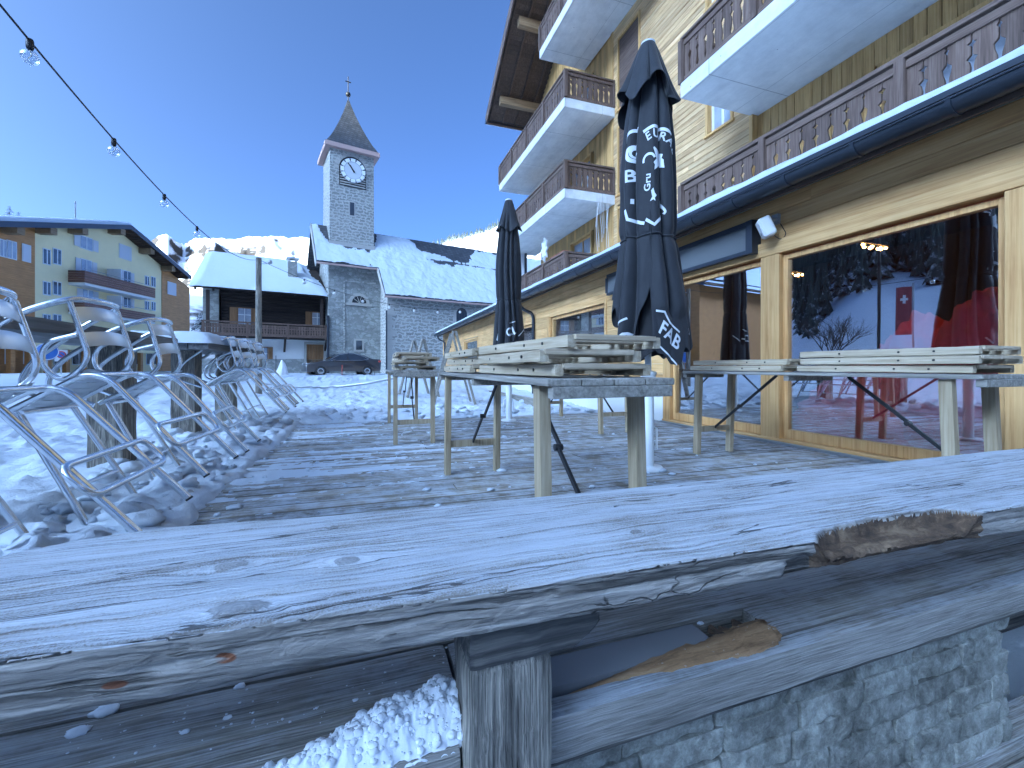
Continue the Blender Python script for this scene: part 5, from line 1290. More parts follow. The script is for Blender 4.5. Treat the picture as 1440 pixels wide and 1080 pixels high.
for j in range(NN):
    t = j / (NN - 1)
    for i in range(NS):
        u = i / (NS - 1); n = lerp(n0 - .10, n1 + .15, t); a = lerp(lerp(ra0 - .05, ra0 + .5, t), lerp(ra1 - .05, ra1 - 1.1 * t ** .7, t), u)
        e = min(1, u * 14, (1 - u) * 10) ** .5 * min(1, t * 9 + .05) ** .5 * min(1, (1 - t) * 12 + .5)
        melt = 1 - .9 * sm(.86, .98, u + .1 * fbm(a * .8, n)) * sm(.15, .5, t)
        pts.append((a + .05 * fbm(n * 2, 3) * (u > .9), n + (.06 * fbm(a * 1.3, 2) + .03 * fbm(a * 5, 1)) * (t < .05), zr(n) + .10 + .34 * e * melt + .03 * fbm(a * .7, n * .7)))
mb.grid(pts, NS, NN); mb.build('roof_snow', M['snow'], rf)
mb = MB()
for k in range(9):
    a = lerp(ra0 + .3, ra1 - .3, k / 8); mb.beam((a, n0 + .05, zr(n0) - .07), (a, .5, zr(.5) - .07), .12, .13)
mb.build('rafter', M['dark_log'], rf)
chs, chn = DC.s(411, 1.2), 1.2; cz0 = zr(1.0); mb = MB(); mb.rough_box(Matrix.Translation((chs, chn, cz0 + .75)), .62, .62, 1.6, .1, .012, 5, .02, 2); cm = mb.build('chimney', M['church_render'], rf)
mb = MB(); 
for a in (-.25, .25): mb.box(chs + a - .06, chs + a + .06, chn - .3, chn + .3, cz0 + 1.56, cz0 + 1.74)
mb.box(chs - .42, chs + .42, chn - .42, chn + .42, cz0 + 1.745, cz0 + 1.82); mb.build('chimney_cap', M['concrete'], cm)
blob_ = MB(); blob(blob_, (chs, chn, cz0 + 1.85), .42, .42, .10, 4, 10, .1); blob_.build('cap_snow', M['snow'], cm)
# balcony
bn = -1.0; br0, br1 = DC.s(284, bn), DC.s(461, bn) - .1; bz0, bz1 = DC.z(380, 474, bn), DC.z(380, 455, bn)
b = MB().box(br0, br1, bn, .12, bz0 - .08, bz0 + .05).build('balcony', M['dark_log'], dc)
mb = MB(); carved_panel(mb, (br0, bn), (1, 0), br1 - br0, bz0 + .16, bz1 - bz0 - .28, .17, .03); mb.build('carved_boards', M['brown'], b)
mb = MB(); mb.beam((br0, bn, bz1), (br1, bn, bz1), .12, .10); mb.beam((br0, bn, bz0 + .10), (br1, bn, bz0 + .10), .12, .16); mb.beam((br0, bn, (bz0 + bz1) / 2 + .1), (br1, bn, (bz0 + bz1) / 2 + .1), .05, .05); mb.build('handrail', M['brown_y'], b)
for k in range(4): a = lerp(br0 + .05, br1 - .05, k / 3); MB().box(a - .07, a + .07, bn - .05, bn + .06, bz0 - .1, bz1 + .05).build('baluster_post', M['brown'], b)
for a in (br0 + .3, br1 - .3): MB().box(a - .1, a + .1, bn + .1, bn + .3, bz0, zE).build('corner_post', M['dark_log_z'], dc)
for u in (400, 457): a = DC.s(u); MB().beam((a, .1, zB0 - 1.0), (a, bn + .2, bz0 - .1), .14, .14).build('strut', M['dark_log_z'], dc)
def shuttered(s_a, s_b, z0, z1, n, left=True, right=True, mat=M['curtain_glass']):
    mb = MB(); w = .07; mb.box(s_a - w, s_b + w, n - .04, n + .02, z0 - w, z1 + w); f = mb.build('window', M['shutter_wood'], dc)
    MB().box(s_a, s_b, n - .05, n - .038, z0, z1).build('pane', mat, f)
    mb = MB(); m_ = (s_a + s_b) / 2; mb.box(m_ - .025, m_ + .025, n - .065, n - .048, z0, z1); mb.box(s_a, s_b, n - .063, n - .05, lerp(z0, z1, .6) - .02, lerp(z0, z1, .6) + .02); mb.build('glazing_bar', M['white_plastic'], f)
    W_ = (s_b - s_a) * .56
    if left: MB().box(s_a - w - W_, s_a - w - .01, n - .06, n - .02, z0 - .05, z1 + .05).build('shutter', M['shutter_wood'], f)
    if right: MB().box(s_b + w + .01, s_b + w + W_, n - .06, n - .02, z0 - .05, z1 + .05).build('shutter', M['shutter_wood'], f)
q = .14
shuttered(DC.s(335, q), DC.s(353, q), DC.z(344, 456, q), DC.z(344, 434, q), q)
shuttered(DC.s(439, q), DC.s(453, q), DC.z(446, 457, q), DC.z(446, 440, q), q, True, False)
shuttered(DC.s(365, .04), DC.s(376, .04), DC.z(370, 510, .04), DC.z(370, 489, .04), .04, False, True)
d0, d1, dz = DC.s(431), DC.s(455), DC.z(443, 488); mb = MB(); mb.box(d0 - .16, d0, -.09, .04, .2, dz + .2); mb.box(d1, d1 + .14, -.09, .04, .2, dz + .2); mb.box(d0 - .16, d1 + .14, -.095, .04, dz + .201, dz + .36); df = mb.build('door', M['ashlar'], dc)
mb = MB()
for k in range(6): mb.box(lerp(d0, d1, k / 6) + .004, lerp(d0, d1, (k + 1) / 6) - .004, -.03, .02, .2, dz + .19)
mb.build('door_leaf', M['shutter_wood'], df)
MB().tube([(DC.s(465), -.35, .2), (DC.s(465), -.35, bz1 - .1), (DC.s(460), -.35, bz1)], .06, 8).build('downpipe', M['black'], dc)

# ================================================================== cream hotel at the left
A = at(95, 516, 36); HT = Frame(A.x, A.y, .213, .977)
ht = empty('hotel', (A.x, A.y, 0), HT.ang, 'cream hotel with brown timber ends, balconies and a wide snowy gable roof', 'hotel')
ov = -1.3; pk = HT.s(184, ov); zpk = HT.z(184, 316, ov); lft, rgt = HT.s(-60, ov), HT.s(268, ov)
slL = (zpk - HT.z(0, 310, ov)) / (pk - HT.s(0, ov)); slR = (zpk - HT.z(268, 388, ov)) / (rgt - pk)
lft = pk - (zpk - 3.2) / slL if False else pk - 15.5
hr = lambda s: zpk - (pk - s) * slL if s < pk else zpk - (s - pk) * slR
sw = [HT.s(u) for u in (48, 227, 266)]
def hprism(name, mat, s0, s1, n0, n1, drop=.45):
    ss = [s0] + ([pk] if s0 < pk < s1 else []) + [s1]
    poly = [(s0, -.2), (s1, -.2)] + [(s, hr(s) - drop) for s in ss[::-1]]
    return MB().prism(poly, lambda a, b, d: (a, d, b), n0, n1).build(name, mat, ht)
hprism('render_wall', M['cream'], sw[0], sw[1], 0, 14); hprism('timber_end', M['hotel_wood'], lft + 1.5, sw[0] - .002, -.06, 14); hprism('timber_end', M['hotel_wood'], sw[1] + .002, sw[2], -.06, 14)
mb = MB()
for sa, sb in ((lft, pk), (pk, rgt)):
    vs = [(sa, ov, hr(sa) - .34), (sb, ov, hr(sb) - .34), (sb, 15, hr(sb) - .34), (sa, 15, hr(sa) - .34)]; vs += [(a, b, c + .3) for a, b, c in vs]; mb.add(vs, [(0, 3, 2, 1), (4, 5, 6, 7), (0, 1, 5, 4), (1, 2, 6, 5), (2, 3, 7, 6), (3, 0, 4, 7)])
rf = mb.build('roof', M['soffit'], ht)
mb = MB(); pts = []
ssn = [lerp(lft, rgt + .1, i / 80) for i in range(81)]
for j, (n, t) in enumerate([(ov - .02, 0), (ov - .05, .22), (ov + .1, .34), (ov + .5, .38), (3, .40), (8, .40), (15, .4)]):
    for s in ssn:
        z = hr(s) - .03; k = abs(s - pk); z -= .10 * math.exp(-(k / 1.2) ** 2); pts.append((s, n, z + t * (1 + .15 * fbm(s * .4, n)) * (1 if s < pk else .45)))
mb.grid(pts, len(ssn), 7); mb.build('roof_snow', M['snow'], rf)
mb = MB()
for sa, sb in ((lft, pk), (pk, rgt)): mb.beam((sa, ov - .05, hr(sa) - .24), (sb, ov - .05, hr(sb) - .24), .08, .40)
mb.build('bargeboard', M['anthracite'], rf)
for u in (20, 67, 112, 166, 208, 238): 
    s = HT.s(u, -.7); MB().box(s - .28, s + .28, ov + .15, .5, hr(s) - .95, hr(s) - .42).build('purlin', M['purlin'], rf)
for s_k in range(24):
    s = lerp(pk + .2, rgt - .2, s_k / 23); MB().box(s - .05, s + .05, ov + .02, -.02, hr(s) - .47, hr(s) - .36).build('rafter', M['soffit'], rf)
def hwin(u0, u1, v0, v1, shutters='', mat=M['dark_glass'], n=-.01, bars=True):
    a, b = HT.s(u0, n), HT.s(u1, n); um = (u0 + u1) / 2; z0, z1 = HT.z(um, v1, n), HT.z(um, v0, n); w = .07
    mb = MB(); mb.box(a - w, b + w, n - .03, n + .005, z0 - w, z1 + w); f = mb.build('window', M['white_plastic'], ht)
    MB().box(a, b, n - .045, n - .028, z0, z1).build('pane', mat, f)
    if bars: m_ = (a + b) / 2; MB().box(m_ - .04, m_ + .04, n - .055, n - .04, z0, z1).build('glazing_bar', M['white_plastic'], f)
    W_ = (b - a) * .5
    if 'l' in shutters: MB().box(a - w - W_, a - w - .01, n - .06, n - .02, z0, z1).build('shutter', M['shutter_pale'], f)
    if 'r' in shutters: MB().box(b + w + .01, b + w + W_, n - .06, n - .02, z0, z1).build('shutter', M['shutter_pale'], f)
m = NT('pale_louvred_shutter'); v = m.co((1, 1, 1)); wv = m.n('TexWave', wave_type='BANDS', bands_direction='Z', ins={'Vector': v, 'Scale': 5.}); M['shutter_pale'] = m.done(m.bsdf((.62, .64, .68), .6, m.bump(wv, .5, .03)))
for v0, v1 in ((351, 371), (397, 414), (443, 456)): hwin(61, 70, v0, v1); hwin(75, 85, v0, v1)
hwin(113, 129, 334, 350, 'lr', M['curtain_glass']); hwin(168, 184, 346, 364, '', M['shutter_pale'], -.01, False)
hwin(114, 128, 366, 393, 'lr', M['curtain_glass']); hwin(174, 183, 382, 400, 'lr'); hwin(204, 209, 389, 401); hwin(213, 218, 390, 403)
hwin(116, 130, 408, 430, 'lr', M['curtain_glass']); hwin(174, 183, 419, 432, 'lr'); hwin(204, 209, 424, 435); hwin(213, 218, 425, 436)
hwin(104, 113, 446, 460, '', M['shutter_pale']); hwin(0, 8, 338, 360, '', M['curtain_glass'], -.08); hwin(10, 22, 340, 363, '', M['curtain_glass'], -.08); hwin(32, 42, 345, 367, '', M['shutter_pale'], -.08, False); hwin(236, 247, 398, 414, '', M['shutter_pale'], -.08, False)
for va, vb, vc in ((382, 397, 401), (426.5, 438.5, 442)):
    n = -1.25; a, b = HT.s(119, n), HT.s(218, n); z0, z1, zs = HT.z(119, vb, n), HT.z(119, va, n), HT.z(119, vc, n)
    bl = MB().box(a, b, n, -.01, zs, z0 - .02).build('balcony', M['white_wall'], ht)
    mb = MB(); k = 0
    for z in (0, .2, .4, .6, .8): 
        if z0 + z + .17 <= z1 + .1: mb.box(a, b, n - .03, n + .01, z0 + z, z0 + z + .185); mb.box(a - .03, a, n - .03, -.02, z0 + z, z0 + z + .185)
    mb.build('balcony_boards', M['hotel_balcony'], bl)
    mb = MB(); mb.tube([(a, n, z0 + 1.16), (b, n, z0 + 1.16)], .025, 6); mb.build('rail', M['grey_metal'], bl)
    mb = MB(); sp2 = HT.s(171, n); mb.box(sp2 - .04, sp2 + .04, n + .02, -.02, z0, z0 + 2.0); mb.build('partition', M['frost_glass'], bl)
# arcade on the ground floor
zc = HT.z(100, 476, -1.6); mb = MB(); mb.box(HT.s(-20, -1.6), HT.s(228, -1.6), -1.6, -.02, zc - .9, zc); cp = mb.build('canopy', M['cream'], ht)
mb = MB(); pts = []
for j in range(4):
    for i in range(90): s = lerp(HT.s(-20, -1.6), HT.s(228, -1.6), i / 89); pts.append((s, (-1.64, -1.62, -1.3, -.02)[j], zc + (0.0, .16, .24, .26)[j] + .05 * fbm(s * 1.5, j)))
mb.grid(pts, 90, 4); mb.build('canopy_snow', M['snow'], cp)
for u in range(-10, 226, 26):
    s = HT.s(u, -1.4); MB().box(s - .16, s + .16, -1.5, -1.2, -.1, zc - .902).build('pillar', M['hotel_wood'], ht)
for u in range(-4, 220, 26): hwin(u + 2, u + 18, 490, 512, '', M['dark_glass'], -.01)
tag(MB().tube([(*HT.xy(HT.s(106, 5), 5), hr(HT.s(106, 5)) - .2), (*HT.xy(HT.s(106, 5), 5), HT.z(106, 283, 5))], .06, 6).build('roof_antenna', M['grey_metal']), 'thin metal antenna mast standing on the snowy hotel roof', 'antenna')
# ================================================================== car
cc = at(481, 527, 27.6); car = empty('parked_car', (cc.x, cc.y, .27), CH.ang + R(2), 'dark grey saloon car parked in the snow before the church', 'car')
body = [(-2.28, .28), (-2.30, .62), (-2.20, .74), (-1.25, .94), (-.95, .97), (-.35, 1.36), (.1, 1.455), (.6, 1.45), (1.2, 1.30), (1.75, 1.10), (2.22, 1.06), (2.30, .90), (2.27, .45), (2.20, .28)]
mb = MB(); pts = []; N_ = 13
for j in range(N_):
    t = j / (N_ - 1) * 2 - 1; y = .88 * math.sin(t * math.pi / 2)
    for x, z in body:
        k = max(0, z - .92); inset = 1 - .30 * min(1, k / .5) ; pin = 1 - .05 * abs(t) ** 4
        pts.append((x * pin, y * inset, z - .03 * abs(t) ** 6 * (z > .9)))
mb.grid(pts, len(body), N_, True, False); 
for e in (pts[:len(body)], pts[-len(body):]): mb.add(e, [tuple(range(len(body)))] )
mb.grid([p for j in range(N_) for p in (pts[j * len(body)], pts[j * len(body) + len(body) - 1])], 2, N_)
bo = mb.build('body', M['car'], car)
for sg in (-1, 1):
    yo = lambda z: sg * (.885 * (1 - .30 * min(1, max(0, z - .92) / .5)) + .012)
    for name, poly in (('window', [(-.72, .99), (-.28, 1.30), (.12, 1.385), (.16, 1.0)]), ('window', [(.24, 1.0), (.21, 1.385), (.62, 1.375), (1.02, 1.27), (1.32, 1.10), (1.1, 1.03)])):
        MB().add([(a, yo(b), b) for a, b in poly] + [(a, yo(b) - sg * .02, b) for a, b in poly], [tuple(range(len(poly))), tuple(range(2 * len(poly) - 1, len(poly) - 1, -1))]).build(name, M['dark_glass'], car)
    MB().tube([(-.95, yo(.97), .975), (-.3, yo(1.33), 1.34), (.12, yo(1.42), 1.415), (.65, yo(1.4), 1.405), (1.2, yo(1.22), 1.24), (1.45, yo(1.07), 1.08), (1.1, yo(1.0), 1.0), (-.85, yo(.97), .965)], .012, 6).build('chrome_trim', M['alloy'], car)
    MB().obox(Matrix.Translation((-.66, sg * .98, 1.0)), .16, .18, .12).build('mirror', M['car'], car, .03)
    MB().obox(Matrix.Translation((-2.02, sg * .70, .74)) @ Matrix.Rotation(R(10), 4, 'Y'), .42, .26, .09).build('headlight', M['alloy'], car, .03)
    MB().obox(Matrix.Translation((2.17, sg * .72, .93)), .16, .3, .12).build('tail_light', M['red_paint'], car, .02)
    for x in (-1.42, 1.35):
        w = MB().lathe([(.18, -.1), (.30, -.1), (.325, -.06), (.325, .06), (.30, .1), (.18, .1)], 24, (x, sg * .80, .315), Matrix.Rotation(R(90), 4, 'X')).build('wheel', M['tyre'], car)
        mb = MB(); mb.lathe([(0, -.06), (.20, -.09), (.215, -.102), (.22, 0), (.22, .102), (.20, .09), (0, .06)], 20, (x, sg * .80, .315), Matrix.Rotation(R(90), 4, 'X')); mb.build('rim', M['alloy'], w)
        MB().lathe([(.36, -.02), (.38, .02)], 24, (x, sg * .872, .33), Matrix.Rotation(R(90), 4, 'X')).build('wheel_arch', M['black'], car)
mb = MB(); mb.add([(-1.0, -.58, .99), (-1.0, .58, .99), (-.42, .50, 1.335), (-.42, -.50, 1.335)], [(0, 1, 2, 3)]); mb.v = [(a - .012, b, c + .03) for a, b, c in mb.v]; mb.build('windscreen', M['dark_glass'], car)
# ================================================================== pole, string lights, signs, stakes
pz = gz(-2.69, 13.1)
pole = empty('utility_pole', (-2.69, 13.1, pz - .1), 0, 'brown wooden pole carrying the string lights, before the dark chalet', 'pole')
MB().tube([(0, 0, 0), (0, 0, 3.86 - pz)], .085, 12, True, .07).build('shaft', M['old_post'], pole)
mb = MB(); mb.tube([(.0, 0, 3.7 - pz), (.28, -.05, 3.72 - pz)], .012, 6); mb.lathe([(0, 0), (.05, .02), (.05, .10), (0, .12)], 10, (.28, -.05, 3.70 - pz)); mb.build('insulator', M['grey_metal'], pole)
def catenary(a, b, sag, n=40): return [a.lerp(b, i / n) - Vector((0, 0, sag * 4 * (i / n) * (1 - i / n))) for i in range(n + 1)]
def string(a, b, sag, ts, size, lab, mat='bulb'):
    s = empty('string_light', tuple(a), 0, lab, 'string lights'); pts = catenary(a, b, sag)
    under(MB().tube([p for p in pts], .006, 6).build('cable', M['black']), s)
    for t in ts:
        p = a.lerp(b, t) - Vector((0, 0, sag * 4 * t * (1 - t)))
        o = under(MB().lathe([(.0, .012), (.014, .010), (.017, 0), (.017, -.035), (.013, -.05), (0, -.05)], 10, tuple(p)).build('socket', M['black']), s)
        R_ = size; pr = [(.012, -.045)] + [(R_ * math.sin(math.pi * k / 10 + .35 * (1 - k / 10)), -.05 - R_ + R_ * math.cos(math.pi * k / 10 + .35 * (1 - k / 10)) - .0) for k in range(11)]
        MB().lathe(pr, 16, tuple(p)).build('bulb', M[mat], o)
        MB().tube([p + Vector((0, 0, -.05)), p + Vector((.008, 0, -.08)), p + Vector((-.008, 0, -.10))], .0025, 5).build('filament', M['lit_off'], o)
M['lit_off'] = plain('lamp_filament', (.5, .42, .3), .4, .5)
pt = Vector((-2.69, 13.1, 3.72)); b1_ = at(42, 62, 2.7); d_ = (b1_ - at(160, 204, 4.0)); a_ = b1_ + d_ * 2.2
tt = []; rows = []
for u, v in ((42, 54), (160, 200), (231, 275), (277, 318)):
    q = ray(u, v); t_ = (q.x * a_.y - q.y * a_.x) / (q.y * (pt.x - a_.x) - q.x * (pt.y - a_.y)); tt.append(t_)
    x_ = a_.x + (pt.x - a_.x) * t_; y_ = a_.y + (pt.y - a_.y) * t_; z_ = CAMZ + q.z * (x_ * st + y_ * ct)
    rows.append((1 - t_, -4 * t_ * (1 - t_), z_ - pt.z * t_))
A11 = sum(r[0] * r[0] for r in rows); A12 = sum(r[0] * r[1] for r in rows); A22 = sum(r[1] * r[1] for r in rows); B1 = sum(r[0] * r[2] for r in rows); B2 = sum(r[1] * r[2] for r in rows); de = A11 * A22 - A12 * A12
a_.z = (B1 * A22 - B2 * A12) / de; sag_ = (A11 * B2 - A12 * B1) / de
string(a_, pt, sag_, tt, .040, 'string of clear bulbs on a black cable crossing the sky above the tipped chairs')
e_ = Vector((4.05, 14.5, 2.95)); string(pt, e_, .55, [.16 + .115 * k for k in range(7)], .045, 'string of milky bulbs sagging from the wooden pole across the church wall', 'white_plastic')  # bulbs of this string are plain opaque white, not clear glass
def sign(u, vtop, D, kind, lab):
    p = at(u, 516, D); z0 = gz(p.x, p.y); zt = at(u, vtop, D).z; s = empty('road_sign', (p.x, p.y, z0), -T * 0 - math.atan2(p.x, p.y), lab, 'road sign')
    MB().tube([(0, 0, -.2), (0, 0, zt - z0)], .035, 8).build('post', M['grey_metal'], s)
    if kind == 0:
        rr = .42; c = zt - z0 - rr - .05; Mr = Matrix.Rotation(R(90), 4, 'X')
        MB().lathe([(0, 0), (rr, 0), (rr, .02), (0, .02)], 32, (0, -.04, c), Mr).build('plate', M['blue_sign'], s)
        MB().lathe([(rr - .045, .0), (rr - .045, .004), (rr - .015, .004), (rr - .015, 0)], 32, (0, -.0625, c), Mr).build('rim', M['white_plastic'], s)
    else:
        c = zt - z0 - .35; Mr = Matrix.Rotation(R(90), 4, 'X'); MB().box(-.27, .27, -.05, -.035, c - .35, c + .35).build('plate', M['white_plastic'], s)
        MB().lathe([(0, 0), (.2, 0), (.2, .006), (0, .006)], 28, (0, -.051, c + .06), Mr).build('disc', M['blue_sign'], s)
        mb = MB(); mb.lathe([(.155, 0), (.155, .012), (.215, .012), (.215, 0)], 28, (0, -.051, c + .06), Mr); mb.beam((-.14, -.062, c + .2), (.14, -.062, c - .08), .05, .008, (0, 1, 0)); mb.build('red_ring', M['red_paint'], s)
sign(66, 481, 21, 0, 'round blue road sign seen from behind the tipped bar chairs'); sign(86, 492, 26, 1, 'white no-parking sign with blue and red disc before the hotel')
for u, v0, v1, D, lab in ((481, 513, 531, 24, 'thin red and white marker stake in front of the parked car'), (527, 515, 534, 22, 'thin marker stake beside the tail of the parked car'), (388, 500, 522, 26, 'thin dark stake in the snow before the dark chalet')):
    p = at(u, v1, D); MBs = MB(); MBs.tube([(p.x, p.y, p.z - .3), (p.x, p.y, at(u, v0, D).z)], .018, 6); tag(MBs.build('marker_stake', M['red_paint'] if u == 481 else M['black']), lab, 'stake')
mb = MB(); pts = []                                          # barrier tape lying in a shallow V over the snow
tp = [at(372, 541, 13), at(420, 546, 12.5), at(470, 546.5, 12), at(515, 541, 11.8), at(556, 533, 11.5)]
for i in range(60):
    t = i / 59 * 4; k = min(3, int(t)); p = tp[k].lerp(tp[k + 1], t - k); z = max(p.z, gz(p.x, p.y) + .02)
    pts += [(p.x, p.y, z + .06), (p.x, p.y + .02, z)]
mb.grid(pts, 2, 60); o = mb.build('barrier_tape', M['grey_metal']); so = o.modifiers.new('thick', 'SOLIDIFY'); so.thickness = .004
tag(o, 'grey barrier tape sagging across the snow before the parked car', 'barrier tape')
mb = MB(); p = at(396, 526, 22); pts = []
for j in range(30):
    for i in range(40):
        a = 2 * math.pi * i / 40; t = j / 29; r = lerp(.02, .42, t ** .8) * (1 + .18 * fbm(math.cos(a) * 2.5, math.sin(a) * 2.5, t * 3)); pts.append((p.x + r * math.cos(a) + .05 * math.sin(t * 5), p.y + r * math.sin(a), .10 + 1.1 * (1 - t)))
mb.grid(pts, 40, 30, True, True); tag(mb.build('wrapped_shrub', M['fleece']), 'small shrub wrapped in white winter fleece before the dark chalet', 'wrapped shrub')
# ================================================================== trees
def conifer(x, y, z, h, r, lab, seed, grp='snowy conifers'):
    t = empty('conifer_tree', (x, y, z), 0, lab, 'conifer', grp); rr = random.Random(seed)
    MB().tube([(0, 0, -.3), (0, 0, h * .97)], .025 * h, 8, True, .01).build('trunk', M['bark'], t)
    mb = MB(); n = int(26 + h * 2.2)
    for k in range(n):
        f = k / n; zz = h * (.10 + .88 * f); L = r * (1 - f) ** .8 * rr.uniform(.75, 1.1) + .12
        for b in range(7):
            a = rr.uniform(0, 6.28); d = Vector((math.cos(a), math.sin(a), 0)); sd = Vector((-d.y, d.x, 0))
            for q in range(5):
                t0 = q / 5; base = Vector((0, 0, zz)) + d * L * t0 - Vector((0, 0, .35 * L * t0 * t0)); w = L * .22 * (1.1 - t0)
                p1 = base + d * L * .30 - Vector((0, 0, .2 * L * (t0 + .2)))
                mb.add([base + sd * w * .3, p1 + sd * w * rr.uniform(.5, 1.2) + Vector((0, 0, rr.uniform(-.12, .02))), p1 + d * .06 * L, p1 - sd * w * rr.uniform(.5, 1.2) + Vector((0, 0, rr.uniform(-.12, .02))), base - sd * w * .3], [(0, 1, 2, 3, 4)])
    mb.build('crown', M['needles'], t)
p = at(283, 516, 38); conifer(p.x, p.y, .2, 5.6, 1.7, 'snow-laden conifer between the hotel and the dark chalet', 3)
p = at(14, 516, 75); conifer(p.x, p.y, 8, 21.5, 3.6, 'dark conifer top showing above the hotel roof at the frame edge', 5)
p = at(26, 516, 78); conifer(p.x, p.y, 8, 21.6, 3.4, 'second dark conifer top above the hotel roof, just right of the first', 8)
# ---- things beyond the left frame edge that the big window mirrors
fp = empty('flagpole', (-22.5, 16.7, .1), R(60), 'red flag with white cross on a pole, mirrored in the big window', 'flag')
MB().tube([(0, 0, -.2), (0, 0, 5.8)], .05, 8).build('pole', M['grey_metal'], fp)
mb = MB(); pts = []
for j in range(20):
    for i in range(10): pts.append((.06 + .75 * i / 9, .05 * math.sin(i * .9 + j * .3), 5.6 - 2.9 * j / 19))
mb.grid(pts, 10, 20); mb.build('banner', M['flag_cloth'], fp)
for sg in (-1, 1):
    mb = MB(); mb.box(.36, .50, .06 * sg - .004, .06 * sg + .004, 4.60, 5.10); mb.box(.25, .61, .06 * sg - .003, .06 * sg + .003, 4.78, 4.92); mb.build('cross', M['white_plastic'], fp)
lp = empty('lamp_post', (-7.1, 9.4, 0), 0, 'slim dark lamp post mirrored in the middle of the big window', 'lamp post')
MB().tube([(0, 0, -.2), (0, 0, 5.4)], .045, 8).build('post', M['black'], lp); MB().lathe([(0, 5.75), (.2, 5.65), (.22, 5.55), (.1, 5.35), (0, 5.35)], 14).build('lantern', M['grey_metal'], lp)
bt = empty('bare_tree', (-14.5, 16.0, 0), 0, 'small leafless tree mirrored in the left half of the big window', 'tree'); rr_ = random.Random(4)
def branch(mb, p, d, L, r, depth):
    q = p + d * L; mb.tube([p, p.lerp(q, .5) + Vector((rr_.uniform(-.05, .05) * L, rr_.uniform(-.05, .05) * L, 0)), q], r, 5, True, r * .6)
    if depth:
        for _ in range(4 if depth > 1 else 3): branch(mb, p.lerp(q, rr_.uniform(.45, 1)), (d + Vector((rr_.uniform(-.9, .9), rr_.uniform(-.9, .9), rr_.uniform(-.1, .6)))).normalized(), L * rr_.uniform(.55, .75), r * .55, depth - 1)
mb = MB(); mb.tube([(0, 0, -.2), (.05, 0, .8), (0, .05, 1.4)], .09, 8, True, .06); mb.build('trunk', M['bark'], bt)
mb = MB()
for _ in range(7): branch(mb, Vector((0, .05, rr_.uniform(.9, 1.4))), Vector((rr_.uniform(-.8, .8), rr_.uniform(-.8, .8), 1)).normalized(), 1.3, .04, 3)
mb.build('branches', M['bark'], bt)
# ================================================================== mountains, slopes
def polar(name, az0, az1, rads, hf, na, mat, kind='structure'):
    pts = []
    for j, r in enumerate(rads):
        for i in range(na):
            a = R(lerp(az0, az1, i / (na - 1))); x, y = r * math.sin(a), r * math.cos(a); pts.append((x, y, hf(math.degrees(a), r, x, y)))
    mb = MB(); mb.grid(pts, na, len(rads)); return tag(mb.build(name, mat), kind=kind)
def az_of(u): q = ray(u, 0); return math.degrees(math.atan2(q.x, q.y))
sil = [(az_of(u), (HY - v) / FPX * math.cos(math.atan((u - CX) / FPX))) for u, v in ((-60, 360), (60, 350), (150, 352), (205, 345), (222, 331), (236, 327), (247, 336), (258, 342), (275, 336), (300, 334), (330, 338), (352, 334), (390, 335), (420, 335), (445, 334), (520, 345), (600, 360), (700, 372), (860, 395))]
def hm(a, r, x, y):
    e = interp(sil, a) * 1500; t = sm(700, 1500, r) if r < 1500 else 1 - .5 * sm(1500, 2400, r)
    rg = 1 - abs(noise.fractal(Vector((x * .006, y * .006, 1)), 1., 2., 6)); n2 = fbm(x * .014, y * .014, 4, 6)
    return -6 + (e + 6) * t ** .85 + (rg - .80) * 95 * t * (1 - t) * 3 - 12 * t + n2 * 22 * t * (1 - .75 * math.exp(-((r - 1500) / 150) ** 2)) + 5 * fbm(x * .05, y * .05, 2)
polar('mountain_range', -44, 26, [560 + 34 * j for j in range(58)], hm, 420, M['mountain'])
sil2 = [(az_of(u), (HY - v) / FPX * math.cos(math.atan((u - CX) / FPX))) for u, v in ((540, 420), (580, 370), (612, 350), (640, 343), (665, 336), (690, 326), (740, 300), (900, 230))]
def h2(a, r, x, y):
    e = interp(sil2, a) * 620; t = sm(300, 620, r) if r < 620 else 1 - .4 * sm(620, 900, r)
    return -4 + (e + 4) * t + 4 * fbm(x * .02, y * .02, 1) * t + 6 * fbm(x * .05, y * .05, 3) * t * (1 - t)
polar('ridge_hill', -18, 24, [280 + 14 * j for j in range(44)], h2, 160, M['mountain'])
def cone_tree(mb, x, y, z, h, r, seed):
    rr = random.Random(seed)
    for q in range(4):
        n = 7; zb = z + h * (.08 + .22 * q); rt = r * (1 - .22 * q); a0 = rr.random() * 6; vs = [(x, y, zb + h * .34)]
        for k in range(2 * n): a = a0 + math.pi * k / n; rk = rt * (1.0 if k % 2 else .62) * rr.uniform(.85, 1.1); vs.append((x + rk * math.cos(a), y + rk * math.sin(a), zb - (.05 * h if k % 2 else 0)))
        mb.add(vs, [(0, 1 + k, 1 + (k + 1) % (2 * n)) for k in range(2 * n)])
mb = MB()
for k in range(150):
    a = lerp(az_of(606), az_of(720), rnd.random()); r = 616 + rnd.gauss(0, 10) - 40 * rnd.random() ** 3; x, y = r * math.sin(R(a)), r * math.cos(R(a)); cone_tree(mb, x, y, h2(a, r, x, y) - 1, rnd.uniform(6, 12), 2.6, k)
tag(mb.build('ridge_treeline', M['conifer']), kind='stuff')
def hs(a, r, x, y):
    w = sm(-44, -58, a) * sm(-236, -222, a)
    b = interp([(30, 0), (45, .5), (62, 6), (85, 14), (110, 26), (150, 50), (230, 106), (300, 142), (560, 262), (700, 240)], r)
    return -1.5 + w * (b + (2.5 * fbm(x * .03, y * .03, 3) + .8 * fbm(x * .12, y * .12, 6)) * sm(40, 90, r)) * (.9 + .12 * math.sin(a * .13))
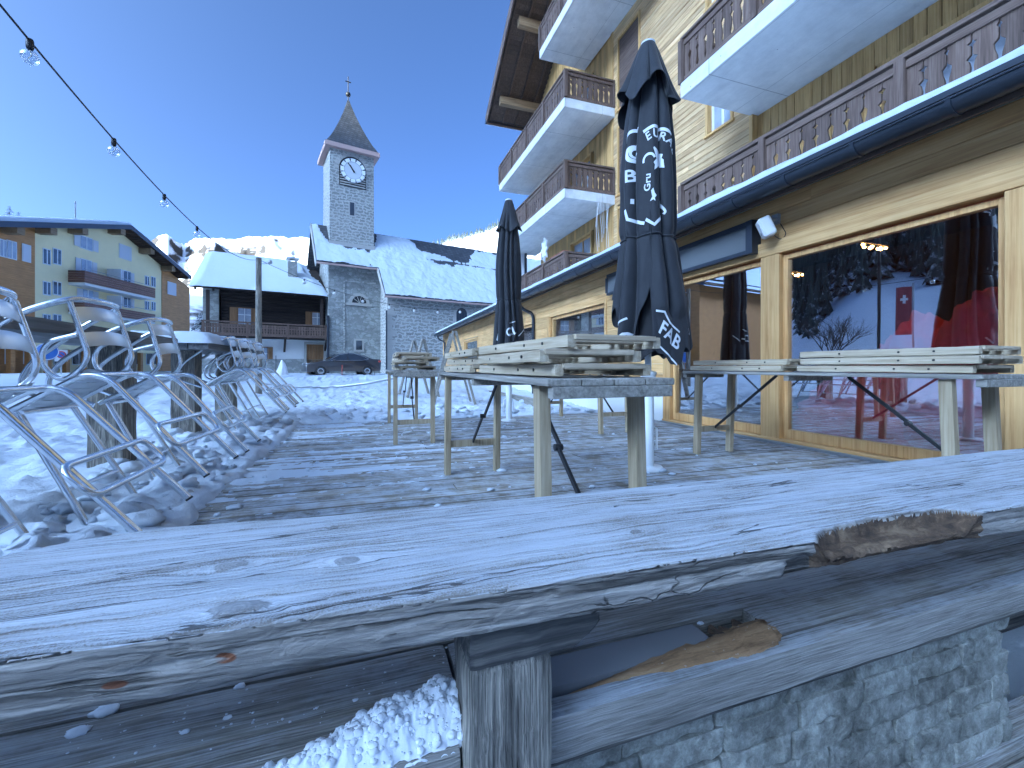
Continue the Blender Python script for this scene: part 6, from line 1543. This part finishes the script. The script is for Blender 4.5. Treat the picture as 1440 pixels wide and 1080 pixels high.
polar('hillside', -42, -238, [30 + 4 * j for j in range(70)] + [310 + 14 * j for j in range(24)], hs, 260, M['snow_far'] if 'snow_far' in M else M['snow_ground'])
mb = MB(); k = 0; r_ = random.Random(5)
while k < 7500:
    a = r_.uniform(-50, -215); r = r_.uniform(8.4, 17.6) ** 2; dens = sm(88, 108, r - 16 * sm(-53, -66, a) + 22 * fbm(a * .08, 3)) + .02
    if r_.random() > dens: continue
    x, y = r * math.sin(R(a)), r * math.cos(R(a)); cone_tree(mb, x, y, hs(a, r, x, y) - .4, r_.uniform(7, 15), r_.uniform(1.6, 2.6), k); k += 1
tag(mb.build('hillside_forest', M['conifer']), kind='stuff')
# ================================================================== light
SUN_AZ, SUN_EL = R(245), R(18.)
w = bpy.data.worlds.new('World'); scn.world = w; w.use_nodes = True; nt = w.node_tree; nt.nodes.clear()
sky = nt.nodes.new('ShaderNodeTexSky'); sky.sky_type = 'NISHITA'; sky.sun_disc = False; sky.sun_elevation = SUN_EL; sky.sun_rotation = SUN_AZ; sky.altitude = 800; sky.air_density = 0.13; sky.dust_density = 8.0; sky.ozone_density = 8.5
bg = nt.nodes.new('ShaderNodeBackground'); bg.inputs[1].default_value = .15; wo = nt.nodes.new('ShaderNodeOutputWorld')
nt.links.new(sky.outputs[0], bg.inputs[0]); nt.links.new(bg.outputs[0], wo.inputs[0])
sl = bpy.data.lights.new('sun', 'SUN'); sl.energy = 2.0; sl.angle = R(.5); sl.color = (1., .95, .86); so = bpy.data.objects.new('sun', sl); COL.objects.link(so)
dsun = Vector((math.sin(SUN_AZ) * math.cos(SUN_EL), math.cos(SUN_AZ) * math.cos(SUN_EL), math.sin(SUN_EL))); so.rotation_euler = dsun.to_track_quat('Z', 'Y').to_euler(); so.location = dsun * 50
vs_ = scn.view_settings; scn.display_settings.display_device = 'sRGB'; vs_.view_transform = 'Standard'; vs_.look = 'None'; vs_.exposure = 3.3; vs_.gamma = 1; vs_.use_curve_mapping = False
vs_.use_white_balance = True; vs_.white_balance_temperature = 6500; vs_.white_balance_tint = -6.0
scn.cycles.max_bounces = 8; scn.cycles.transparent_max_bounces = 12; scn.cycles.glossy_bounces = 4; scn.cycles.caustics_reflective = False; scn.cycles.caustics_refractive = False
